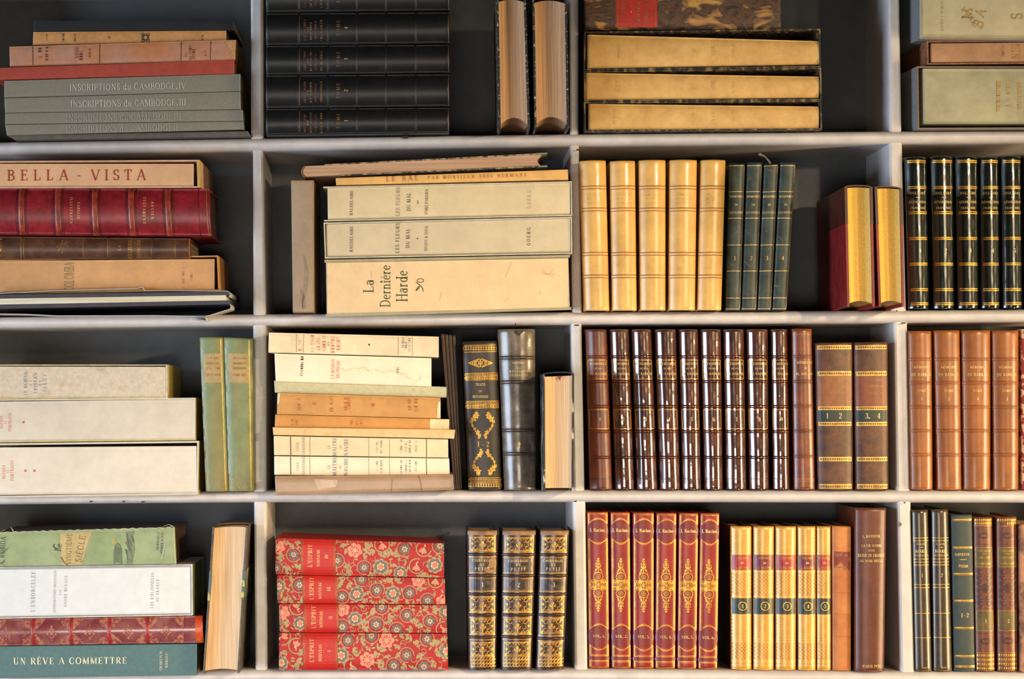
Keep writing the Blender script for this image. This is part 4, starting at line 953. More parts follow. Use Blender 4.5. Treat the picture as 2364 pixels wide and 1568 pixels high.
# ================================================================= third shelf, third bay
HG = leather('glossy_brown_leather', (78, 36, 18), rough=.2, var=.35, coat=1.0, scale=36)
HG1 = leather('brown_leather', (104, 48, 26), rough=.32, var=.3, scale=36)
hq = [(1351.5,761,1401,761,1414,1129,1362,1129),(1407,761,1452,761,1465,1128.5,1420,1129),(1457.3,761,1504,761,1518.4,1129,1469.4,1129),(1511,761,1561,761,1571,1129,1523,1129),(1566.6,761,1612,761,1619.4,1129,1574.7,1129),(1616.7,761,1665,761,1669.5,1129,1625.6,1129),(1669,761,1717.7,761,1724,1129,1675.7,1129),(1722.5,761,1773,761,1775.6,1129,1729,1129),(1778.8,761,1817.6,761,1824,1129,1784,1129)]
OD9 = od+['sixth','seventh','eighth','ninth']
for i, q in enumerate(hq):
    b = Block(Q(*q), f'{"duller" if i == 0 else "glossy"} brown leather volume with raised bands, {OD9[i]} of nine counted from the divider', group='brown leather volumes on the third shelf', d0=0.0, rest=3, bulge=.30, wob=.00010 if i else .00004)
    m_ = HG if i else HG1
    b.book(m_, rows=60); cx = lambda y: ((q[0]+q[2])/2)+((q[4]+q[6])/2-(q[0]+q[2])/2)*(y-761)/368
    for y in (824, 881, 938, 996, 1055): b.ridge(y, 7, .0021, m_)
    for y in (767, 1104): b.line(y, 1.4, leather('dark_tooling', (48, 24, 14)), 0, 1, name='tooled_line')
    b.frame(831, 875.5, .05, .93, 1.1, GILT); b.frame(945, 989.5, .05, .93, 1.1, GILT)
    b.text('MÉMOIRES', cx(840)+1, 840, 5, GILTP, width=37); b.text('DU DUC', cx(851)+1, 851, 3.8, GILTP, width=18); b.text('DE RAGUSE', cx(863)+1, 863, 5, GILTP, width=38)
    b.text(str(i+1), cx(967)+1, 967.5, 8.5, GILTP)
    b.done()
b = Block(Q(1828,759.5,1873.6,759.5,1882,1129,1833,1129), 'red-brown leather book with thin bands, standing right after the nine-volume set', d0=-.002, rest=3, bulge=.22)
RB = leather('chestnut_leather', (122, 62, 32), rough=.3, var=.22, coat=.2); RBD = leather('dark_chestnut_tooling', (66, 32, 16))
b.book(RB)
for y in (823, 880.5, 937, 994, 1052): b.ridge(y, 5, .0009, RB); b.line(y-4.5, 1.4, RBD, 0, 1, name='tooled_line'); b.line(y+4.5, 1.4, RBD, 0, 1, name='tooled_line')
for y in (772, 1104, 1109): b.line(y, 1, GILTD, .03, .97)
b.text('MÉMOIRES', 1858, 837, 5.5, GILTP, width=38); b.text('DE', 1858, 850, 4, GILTP); b.text('M. ROLAND', 1858, 863, 5.5, GILTP, width=42); b.text('PARIS 1821', 1860, 1119, 4, GILTD, width=26)
b.done()
OB = leather('mottled_brown_leather', (92, 52, 24), rough=.45, var=.35, scale=70, detail=8)
for q, nm, nums, lc in ((Q(1881.6,792,1967.9,791,1968.7,1128.5,1888,1128.5), 'wide brown leather book with gilt bands and a green number label, nearer the chestnut book', ('1','2'), (142, 84, 40)), (Q(1970.5,791,2049,789.6,2051,1128.5,1975,1128.5), 'wide brown leather book with gilt bands and a green number label, last before the divider', ('3.','4'), (128, 66, 34))):
    b = Block(q, nm, group='wide brown books with green labels', d0=-.004, rest=3, bulge=.15, pw=2.6)
    b.book(OB); x0 = q[0][0]; c0 = x0+44
    GB = mat('rubbed_gilt', (206, 156, 62), rough=.42, metal=.35, col2=(142, 96, 40), scale=160, lo=.4, hi=.7)
    b.label(868, 938, leather('label_'+str(lc[0]), lc, rough=.4, var=.15), .04, .96); b.label(945, 972, mat('dark_green_label', (34, 48, 38), rough=.45, var=.2, scale=80), .03, .97)
    for y0, y1 in ((797.5,807),(857,867.5),(937.5,946),(973,982),(1053,1063),(1115,1126)):
        b.label(y0, y1, GB, .04, .96, name='gilt_band', lv=2); b.line(y0+1, 1, GILTP, .04, .96, lv=3); b.line(y1-1, 1, GILTP, .04, .96, lv=3)
        for k in range(14): b.disk(x0+10+k*5.2+(y0-790)*.01, (y0+y1)/2, 1.6, OB, 'gilt_band', 3, ry=2.2, n=6)
    for t, y, wd in (('ŒUVRES',877,30),('POSTHUMES',891,36),('DE ROLAND',907,36)): b.text(t.replace('Œ','O'), c0+6, y, 5, GILTD, width=wd)
    b.text(nums[0], c0-18 if nums[0] == '1' else c0-14, 959, 12, GILTP); b.text(nums[1], c0+12, 959, 12, GILTP)
    b.done()

# ================================================================= third shelf, fourth bay
BA = leather('orange_tan_leather', (150, 84, 28), rough=.32, var=.14, scale=24, coat=.15); BAD = leather('brown_tooling', (112, 56, 24))
bq = [(2097,764.6,2150,764.6,2153,1129.8,2103.4,1129.8),(2155.4,763.6,2215,763,2219.7,1129.8,2164,1129.8),(2219.7,763.6,2286,763,2286,1129.8,2224.5,1129.8),(2290,764,2351,763.6,2351,1129.8,2294,1129.8)]
for i, q in enumerate(bq):
    b = Block(Q(*q), f'orange-tan leather volume with raised double bands, {od[i]} of four beside the divider', group='orange-tan leather volumes on the third shelf', d0=-.002, rest=3, bulge=.2)
    b.book(BA); cx = lambda y: ((q[0]+q[2])/2)+((q[4]+q[6])/2-(q[0]+q[2])/2)*(y-764)/366
    for y in (829.5, 884, 939.6, 994, 1049.4): b.ridge(y, 5, .0009, BA); b.line(y-4, 1.5, BAD, 0, 1, name='tooled_line'); b.line(y+4, 1.5, BAD, 0, 1, name='tooled_line')
    b.text('MÉMOIRES', cx(848)+2, 848, 5.5, GILTP, width=37); b.text('DE BARRAS', cx(865)+1, 865, 6.5, GILTP, width=45); b.text('TOME', cx(902), 902, 5.5, GILTP, width=21); b.text('1243'[i], cx(921), 921, 7, GILTP)
    b.done()
b = Block(Q(2357,760,2412,760,2412,1130,2358,1130), 'book in red and cream patterned paper cut by the picture edge on the third shelf', d0=0, rest=3, bulge=.1)
b.book(mat('red_cream_paper', (158, 44, 36), rough=.5, col2=(224, 190, 140), scale=110, lo=.48, hi=.54, detail=2)).done()

# ================================================================= lowest shelf, first bay
TEAL = mat('teal_cloth', (84, 112, 108), rough=.75, var=.06, scale=200)
b = Block(Q(-14,1492.6,454.5,1486.4,454.5,1559,-14,1566), 'teal cloth book with cream capitals, lowest of the pile on the bottom shelf', d0=-.03, up=False, bulge=.03, pw=6, pitch=.02)
b.book(TEAL, flat=True)
LC = mat('cream_lettering', (222, 214, 180), rough=.6)
b.text('UN RÊVE A COMMETTRE', 162, 1525.5, 15.5, LC, rot=.4, width=262, wt=1.25); b.text('PATRICK', 384.5, 1526, 6, LC, rot=-90, width=33); b.text('WALDBERG', 371.5, 1526, 6.5, LC, rot=-90, width=45)
b.done()
ORN = mat('worn_purple_red_leather', (126, 56, 58), rough=.26, col2=(156, 96, 88), scale=40, detail=7, coat=.4, bump=.2)
ORT = mat('rosy_gilt_tooling', (186, 118, 88), rough=.5, col2=(140, 66, 60), scale=260, lo=.42, hi=.6)
b = Block(Q(-14,1430,468,1422,470.5,1484,-14,1491.5), 'ornate red-purple leather book with lozenge tooling under the white book', d0=-.035, up=False, bulge=.2)
b.book(ORN)
RIB = leather('bright_red_leather', (160, 46, 46), rough=.3, var=.2)
for x in (-8, 77.5, 165, 253, 341): b.ridge(x, 9, .0013, RIB)
for k, x in enumerate((34, 121, 209, 297.5, 385)):
    yc = 1459-(x*.017)+1
    for sx in (-1, 1):
        for sy, (ya, yb) in ((-1, (1428, 1458)), (1, (1463, 1490))):
            for j in range(6):
                f = j/6; wd = 22*(1-f**1.4)+3
                y = (yc-30+f*27) if sy < 0 else (yc+29-f*24)
                X0 = x+sx*40; b.poly([(X0, y-2.4), (X0-sx*wd, y-2.4), (X0-sx*(wd-3), y+2.4), (X0, y+2.4)], ORT, 'gilt_tooling', 1)
    if k:
        b.arc(x, yc+4, 9, 0, 360, 3, ORT, 'gilt_tooling', ry=13, n=4); b.disk(x, yc+4, 4, ORT, 'gilt_tooling', 2, n=6)
        for dx, dy in ((0,-13),(0,17),(-10,4),(10,4)): b.disk(x+dx, yc+dy+1, 3, ORT, 'gilt_tooling', 3, n=6)
b.label(452, 470, mat('orange_red_leather_end', (188, 56, 36), rough=.35, col2=(206, 92, 40), scale=50), 0, 1, name='leather_end')
for x in (8, 16, 24, 56, 62): b.scrib(x, 1462, 5, 36, ORT, rot=90, seed=x)
b.done()
WB = mat('cool_white_board', (216, 214, 206), rough=.6, var=.03, scale=14)
c = slip(Q(-14,1309.5,444,1303,445,1421,-14,1429), 'white slipcase with a greenish side lying on the ornate red-purple book', mat('white_case', (208, 204, 190), rough=.6), th=2.6, d0=-.035, left=False, group='white slipcase')
c.boxes('case_side', [(.997,1.003,0,1,.003,.1)], mat('green_case_side', (146, 150, 92)))
b = Block(Q(-14,1313,441,1306.5,442,1417.8,-14,1425.5), 'thick white book with small grey lettering set crosswise, inside the white slipcase', d0=-.0342, up=False, bulge=.01, pw=8, depth=.12)
b.book(WB, flat=True)
for t, x, y, wd, h in (("L'ENSORCELÉE",76,1366.5,93,9),('LITHOGRAPHIES ORIGINALES',126,1365.5,97,5),('PAR',138.6,1368,12,4),('ANDRÉ MINAUX',151.2,1365.5,73,6),('LES BIBLIOPHILES',351,1363.5,81,6),('DE FRANCE',363.5,1363.5,52,6)): b.text(t, x, y, h, mat('soft_grey_ink', (146, 144, 140)), rot=89, width=wd)
for (xa, ya, xb, yb) in ((-14,1314.5,440,1308),(-14,1424,440,1416.5)): b.poly([(xa,ya),(xb,yb),(xb,yb+1.2),(xa,ya+1.2)], GI, 'printed_rule', 2)
b.poly([(439,1308),(440.2,1308),(441.2,1417),(440,1417)], GI, 'printed_rule', 2)
b.done()
SG = mat('sage_green_cloth', (146, 158, 106), rough=.7, col2=(158, 166, 122), scale=16, bump=.25, bscale=900, detail=6)
b = Block(Q(-14,1229.8,402.6,1218,406.6,1302.5,-14,1308.5), 'frayed sage-green cloth book with a tan ribbon title, topmost on the bottom shelf pile', d0=-.045, up=False, bulge=.06, pw=4, depth=.15)
b.book(SG, boards=mat('dark_brown_board', (60, 44, 32)), flat=False, pages=mat('brown_page_edges', (120, 88, 60)))
RIBN = mat('tan_ribbon', (192, 164, 106), rough=.7, var=.06); DKG = mat('dark_green_ink', (72, 82, 62), rough=.7, var=.15)
b.poly([(139,1232),(212,1228),(200,1265),(190,1304),(143,1306),(140,1268)], RIBN, 'printed_ribbon', 1)
b.text('VINGTIÈME', 159.5, 1268, 12, mat('brown_ribbon_ink', (120, 98, 60)), rot=88, width=72, wt=.9, serif=False); b.text('SIÈCLE', 186, 1267, 15, mat('brown_ribbon_ink', (120, 98, 60)), rot=80, width=62, wt=.9, serif=False)
b.text('Le', 135, 1264, 14, DKG, rot=80, wt=1); b.ribbon([(126,1256),(124,1262),(130,1267),(138,1266)], 2.2, DKG, 'lettering', 3)
b.ribbon([(142,1287),(148,1298),(156,1305)], 3.4, mat('brown_ribbon_ink', (120, 98, 60)), 'lettering', 3, w1=1)
b.text('A. ROBIDA', 6, 1272, 12, DKG, rot=86, width=66, serif=False); b.ribbon([(4,1277),(12,1272),(20,1265)], 2.6, DKG, 'lettering', 3, w1=1)
PS = mat('printed_sketch', (122, 132, 96), rough=.7); PS2 = mat('printed_sketch_dark', (92, 102, 78), rough=.7)
b.poly([(264,1303),(264,1275),(267,1260),(272,1254),(277,1257),(281,1268),(281,1303)], PS, 'printed_drawing', 1); b.ribbon([(264,1303),(264,1275),(267,1260),(272,1254),(277,1257),(281,1268),(281,1303)], 1.4, PS2, 'printed_drawing', 2)
for k in range(5): b.ribbon([(267+k*2.6,1262+k),(268+k*2.4,1298)], .9, PS2, 'printed_drawing', 2)
rnd = random.Random(8)
b.poly([(291,1228),(311,1226),(308,1240),(312,1268),(306,1302),(292,1303),(296,1270)], PS, 'printed_drawing', 1)
for k in range(16):
    x, y = rnd.uniform(289, 306), rnd.uniform(1230, 1270); b.ribbon([(x, y), (x+rnd.uniform(1, 7), y+rnd.uniform(10, 30))], rnd.uniform(.8, 2.2), PS2, 'printed_drawing', 2)
b.poly([(258,1252),(262,1240),(270,1250),(262,1256)], mat('mustard_print', (176, 158, 88)), 'printed_drawing', 1)
b.scrib(365, 1250, 5, 42, PS2, rot=88, seed=2); b.scrib(374, 1256, 5, 50, PS2, rot=88, seed=3); b.ribbon([(374,1290),(380,1262),(384,1240)], 3, mat('pale_scratch', (178, 186, 160)), 'scratches', 3, w1=1)
b.line(404, 2.2, mat('frayed_thread', (196, 200, 168)), 0, 1, name='frayed_edge')
def thread(pts, parent, d=-.05, r=.00022):
    C_ = [W(x, y, d+.002*(i % 2)) for i, (x, y) in enumerate(pts)]; V, Fc = [], []
    for p in C_: V += [p+Vector((r, 0, 0)), p+Vector((0, -r, 0)), p+Vector((0, 0, r)), p+Vector((-r, 0, -r))]
    for i in range(len(C_)-1):
        for k in range(4): Fc.append((i*4+k, i*4+(k+1) % 4, i*4+4+(k+1) % 4, i*4+4+k))
    mesh_obj('loose_thread', V, Fc, mat('frayed_thread', (196, 200, 168)), parent)
for pts in (((372,1221),(380,1214),(390,1211),(400,1215),(402,1221)), ((26,1217),(28,1224),(34,1229)), ((25,1219),(30,1222),(30,1229)), ((2,1228),(8,1224),(12,1224)), ((385,1220),(394,1215),(401,1216)), ((0,1232),(6,1230),(10,1229))): thread(pts, b.e)
thread([(x, 1229.5-(x/402)*11.5+1.2*sin(x*1.7)) for x in range(0, 404, 9)], b.e, d=-.047, r=.0005)
b.done()
MBE = mat('grey_marbled_board_edge', (92, 82, 70), rough=.6, var=.3, scale=90)
e = edge_book(Q(490.5,1217,572,1214.5,552,1552.6,468,1552.6), 'leaning marbled half-bound book with its peach page edges outward, beside the pile', MBE, PGXW, d0=-.04, depth=.15, rest=4, bpx=4.5, cap=4, capc=.05, sqt=3, sqb=6, arch=3, conc=.004, spine_mat=leather('brown_spine_leather', (120, 88, 58)))
MPC = mat('blue_yellow_marbled_paper', (78, 96, 98), rough=.5, col2=(196, 180, 84), scale=90, lo=.52, hi=.58)
e.boxes('marbled_paper', [(-.004, 6/e.wpx, .50, .70, -.0005, .12), (1-5.8/e.wpx, 1.006, .50, .70, -.0005, .12)], MPC)
e.done()

# ================================================================= lowest shelf, second bay
RED = mat('red_printed_cloth', (178, 34, 28), rough=.6, var=.08, scale=30, bump=.1, bscale=900)
KH = mat('khaki_print', (172, 150, 104), rough=.7, var=.08); SLT = mat('slate_print', (122, 106, 98), rough=.7, var=.1); PNK = mat('pink_print', (224, 138, 112), rough=.7, var=.06)
PCH2 = mat('peach_print', (240, 196, 140), rough=.7); RDO = mat('red_print_outline', (176, 50, 42), rough=.7)
def flower(b, x, y, r, kind, rnd):
    nm = 'floral_print'; rt = rnd.uniform(0, 6)
    if kind == 0:       # round slate flower in a khaki ring
        b.arc(x, y, r*1.45, rnd.uniform(0, 90), rnd.uniform(330, 400), 2.0, KH, nm, 1)
        for k in range(7): b.disk(x+r*.68*cos(rt+k*.898), y+r*.68*sin(rt+k*.898), r*.42, SLT, nm, 2)
        b.disk(x, y, r*.7, SLT, nm, 2)
        for k in range(6): b.disk(x+r*.38*cos(rt+k*1.047), y+r*.38*sin(rt+k*1.047), r*.17, PCH2, nm, 4, n=6)
        b.disk(x, y, r*.14, PNK, nm, 4, n=6)
    elif kind == 1:     # pink layered rose
        for k in range(6):
            a = rt+k*1.047; b.disk(x+r*.68*cos(a), y+r*.68*sin(a), r*.5, RDO, nm, 1); b.disk(x+r*.7*cos(a), y+r*.7*sin(a), r*.44, PNK, nm, 2)
        b.disk(x, y, r*.62, RDO, nm, 3)
        for k in range(8): a = rt+k*.785; b.disk(x+r*.42*cos(a), y+r*.42*sin(a), r*.16, PNK, nm, 4, n=6)
        for k in range(5): a = rt+k*1.257; b.disk(x+r*.17*cos(a), y+r*.17*sin(a), r*.11, PCH2, nm, 4, n=6)
    elif kind == 2:     # tulip bud in an open ring
        b.arc(x, y, r*1.35, rnd.uniform(-60, 60), rnd.uniform(230, 300), 2.4, KH, nm, 1)
        for k in (-1, 0, 1):
            a = rt+k*.75; b.disk(x+r*.35*cos(a), y+r*.35*sin(a), r*.75, RDO, nm, 2, ry=r*.36, rot=a); b.disk(x+r*.35*cos(a), y+r*.35*sin(a), r*.66, PNK if rnd.random() < .6 else KH, nm, 3, ry=r*.28, rot=a)
        for k in range(4): b.disk(x-r*.5*cos(rt)+rnd.uniform(-.2,.2)*r, y-r*.5*sin(rt)+rnd.uniform(-.3,.3)*r, r*.12, PCH2, nm, 4, n=6)
    else:               # big slate rose with beige rim
        for k in range(8): a = rt+k*.785; b.disk(x+r*.78*cos(a), y+r*.78*sin(a), r*.4, KH, nm, 1)
        for k in range(7): a = rt+k*.898; b.disk(x+r*.58*cos(a), y+r*.58*sin(a), r*.38, SLT, nm, 2)
        for k in range(6): a = rt+k*1.047; b.disk(x+r*.36*cos(a), y+r*.36*sin(a), r*.21, PCH2, nm, 3, n=6)
        b.disk(x, y, r*.36, RDO, nm, 4)
        for k in range(5): a = rt+k*1.257; b.disk(x+r*.18*cos(a), y+r*.18*sin(a), r*.13, PNK, nm, 5, n=6)
def leafs(b, x, y, rnd, big=1):
    nm = 'floral_print'; a0 = rnd.uniform(0, 6.28)
    for k in (-1, 0, 1):
        a = a0+k*rnd.uniform(.8, 1.1); L_ = rnd.uniform(6, 9)*big
        b.disk(x+L_*.75*cos(a), y+L_*.75*sin(a), L_, KH, nm, 1, ry=L_*.5, rot=a)
    b.disk(x, y, 3.2*big, RDO, nm, 3, n=6); b.disk(x+1, y, 2.2*big, PNK, nm, 4, n=6)
def floral(b, q, seed, skip):
    rnd = random.Random(seed); x = q[0][0]+12; row = 0; x1 = q[1][0]; spots = []
    def ok(x, y, r): return all(math.hypot(x-a, y-c) > (r+rr) for a, c, rr in spots)
    for kind, cnt, r in ((3, 3, 17), (1, 2, 17), (0, 6, 13), (2, 4, 14)):
        for _ in range(cnt):
            for tr in range(40):
                px, py = rnd.uniform(q[0][0], x1), 0; f = (px-q[0][0])/(x1-q[0][0]); yt = q[0][1]+(q[1][1]-q[0][1])*f; yb = q[3][1]+(q[2][1]-q[3][1])*f; py = rnd.uniform(yt+4, yb-4)
                R = r*(1.3 if kind in (0, 2) else 1.0)
                if ok(px, py, R) and not (skip[0]-4 < px < skip[1]+4): spots.append((px, py, R)); flower(b, px, py, r*rnd.uniform(.85, 1.0), kind, rnd); break
    for _ in range(420):
        px = rnd.uniform(q[0][0], x1); f = (px-q[0][0])/(x1-q[0][0]); yt = q[0][1]+(q[1][1]-q[0][1])*f; yb = q[3][1]+(q[2][1]-q[3][1])*f; py = rnd.uniform(yt, yb)
        if ok(px, py, 6.5): spots.append((px, py, 5.5)); leafs(b, px, py, rnd, rnd.uniform(.75, 1.1))
        elif ok(px, py, 2.5):
            spots.append((px, py, 2.5)); a = rnd.uniform(0, 6.28)
            if rnd.random() < .5: b.arc(px, py, 6, degrees_(a), degrees_(a)+230, 1.8, KH, 'floral_print', 1, w1=1.0)
            else: b.disk(px, py, 5, KH, 'floral_print', 1, ry=2.2, rot=a)
def degrees_(a): return a*180/pi
LRED = mat('plain_red_label', (186, 32, 22), rough=.5, var=.05)
for q, r, nm, lx0, lx1, (ta, tb, tc), fs in (
    (Q(644.3,1461.5,1032.7,1463.3,1034.6,1543,644.3,1543.4), 'I', 'lowest', 700, 780, (720,739.5,760), 70),
    (Q(644.3,1394.5,1031,1397.5,1032,1461.5,646,1460), 'II', 'second from the bottom', 702.5, 782, (724,741.5,763), 60),
    (Q(639.4,1328,1027,1335.8,1028,1395.5,641,1393), 'III', 'second from the top', 699, 779, (719.5,739,759), 60),
    (Q(636.7,1242.4,1025.4,1255,1025.4,1334,636,1326.5), 'IV', 'topmost', 695.5, 775, (716,735,754), 75)):
    b = Block(q, f'red floral-patterned book with a plain red title label, {nm} of the four', group='red floral books on the bottom shelf', d0=-.012, up=False, bulge=.10, pw=4, rest=4 if r == 'I' else None)
    b.book(RED, pages=mat('cream_edges', (210, 190, 150)))
    floral(b, q, {'I': 3, 'II': 8, 'III': 12, 'IV': 5}[r], (lx0, lx1))
    b.label(lx0, lx1, LRED, 0, 1, lv=7, n=3)
    for x in (lx0+1, lx0+4, lx1-4, lx1-1): b.line(x, 1, GILTD, 0, 1, lv=8)
    cy = (q[0][1]+(q[1][1]-q[0][1])*.25+q[3][1])/2
    wd = min(52, (q[3][1]-q[0][1])*.8)
    b.text("L'ESPRIT", ta, cy-3, 9.5, GILTP, rot=90, width=wd, lv=9, wt=.9); b.text('NOUVEAU', tb, cy+2, 7, GILTP, rot=90, width=wd*.75, lv=9); b.text(r, tc, cy-2, 8, GILTP, rot=90, lv=9)
    b.done()
CH = leather('antique_brown_leather', (64, 38, 24), rough=.32, var=.4, scale=50, coat=.15, detail=7)
CHW = mat('worn_calf', (150, 108, 66), rough=.5, var=.25, scale=60); CHP = leather('dark_plum_label', (52, 34, 30), rough=.34, coat=.1)
AG = mat('antique_gilt', (198, 142, 50), rough=.42, metal=.45, var=.3, scale=120)
def fleuron(b, x0, x1, y0, y1):
    cx, cy = (x0+x1)/2, (y0+y1)/2; hw, hh = (x1-x0)/2, (y1-y0)/2; nm = 'gilt_ornament'
    for yy in (y0, y1-2.2): b.poly([(x0,yy),(x1,yy),(x1,yy+2.2),(x0,yy+2.2)], AG, nm, 2)
    for xx in (x0, x1-1.6): b.poly([(xx,y0),(xx+1.6,y0),(xx+1.6,y1),(xx,y1)], AG, nm, 2)
    b.disk(cx, cy-2, 3.6, AG, nm, 2, ry=4.6); b.disk(cx, cy+hh*.5, 1.2, AG, nm, 2, ry=hh*.45)
    for sx in (-1, 1):
        b.disk(cx+sx*5, cy+3, 4.5, AG, nm, 2, ry=2, rot=sx*-.9); b.disk(cx+sx*4, cy-hh*.65, 3, AG, nm, 2, ry=1.4, rot=sx*.6)
        b.disk(cx+sx*hw*.82, cy, 3.0, AG, nm, 2)
        for sy in (-1, 1):
            b.arc(cx+sx*hw*.55, cy+sy*hh*.55, 4.2, 0, 290, 1.6, AG, nm, 2, n=7); b.disk(cx+sx*hw*.82, cy+sy*hh*.72, 4.2, AG, nm, 2, ry=2.0, rot=sx*sy*.7)
            b.disk(cx+sx*hw*.34, cy+sy*hh*.3, 1.2, AG, nm, 2, n=5); b.disk(cx+sx*hw*.62, cy+sy*hh*.12, 1.2, AG, nm, 2, n=5); b.disk(cx+sx*hw*.3, cy+sy*hh*.75, 2.6, AG, nm, 2, ry=1.1, rot=sx*sy*-.6)
for i, (q, dy) in enumerate(((Q(1078,1225,1149,1225,1145.8,1544,1081.5,1544),0),(Q(1159,1225,1238,1225,1228,1547.6,1155.7,1546),1.5),(Q(1246.5,1225,1314,1225,1301,1547.6,1236.5,1546),1.5))):
    b = Block(q, f'antique brown leather volume with gilt floral panels, {od[i]} of three from the floral stack', group='antique gilt volumes on the bottom shelf', d0=-.012, rest=4, bulge=.2, wob=.00018)
    b.book(CH, boards=leather('dark_antique_board', (44, 30, 22))); X0 = lambda y: q[0][0]+(q[3][0]-q[0][0])*(y-1225)/320; X1 = lambda y: q[1][0]+(q[2][0]-q[1][0])*(y-1225)/320
    b.label(1225, 1235, CHW, .02, .98, name='worn_head')
    for y in (1279, 1327.5, 1370, 1418, 1468.5+(4 if i == 2 else 0)):
        b.ridge(y+dy, 6, .0014, CH); b.line(y+dy-6, 1.4, AG, .04, .96); b.line(y+dy+6, 1.2, AG, .04, .96)
    for y0, y1 in ((1239,1271),(1376,1411),(1426,1461),(1480,1512)):
        y0 += dy; y1 += dy; fleuron(b, X0(y0)+7, X1(y0)-6, y0, y1)
    for y in (1518, 1526, 1534):
        y += dy
        for k in range(8): b.arc(X0(y)+9+k*7.2, y, 3, 0, 250, 1.8, AG, 'gilt_ornament', 2, n=5)
        b.line(y-4.4, 1.2, AG, .06, .94)
    b.label(1285+dy, 1322+dy, CHP, .06, .94); b.frame(1286+dy, 1321+dy, .07, .93, 1.1, GILTD)
    b.label(1333+dy, 1364+dy, leather('tan_number_label', (104, 72, 52), rough=.3) if i == 1 else CHP, .06, .94); b.frame(1334+dy, 1363+dy, .08, .92, 1.0, GILTD)
    cx = (X0(1300)+X1(1300))/2
    b.text('CHIRURGIE', cx-1, 1293+dy, 6, GILTP, width=46); b.text('DE', cx-1, 1302+dy, 6, GILTP, width=11); b.text('PETIT', cx-1, 1312+dy, 7, GILTP, width=34)
    if i == 1: b.disk(cx, 1349, 22, CHP, 'dark_patch', 3, ry=14)
    if i == 0: b.poly([(1131,1290),(1144,1284),(1146,1300),(1144,1320),(1122,1320),(1116,1312),(1127,1306)], CHW, 'torn_label', 4)
    b.text(str(i+1), cx, 1348+dy, 10, GILTP, lv=5)
    b.done()

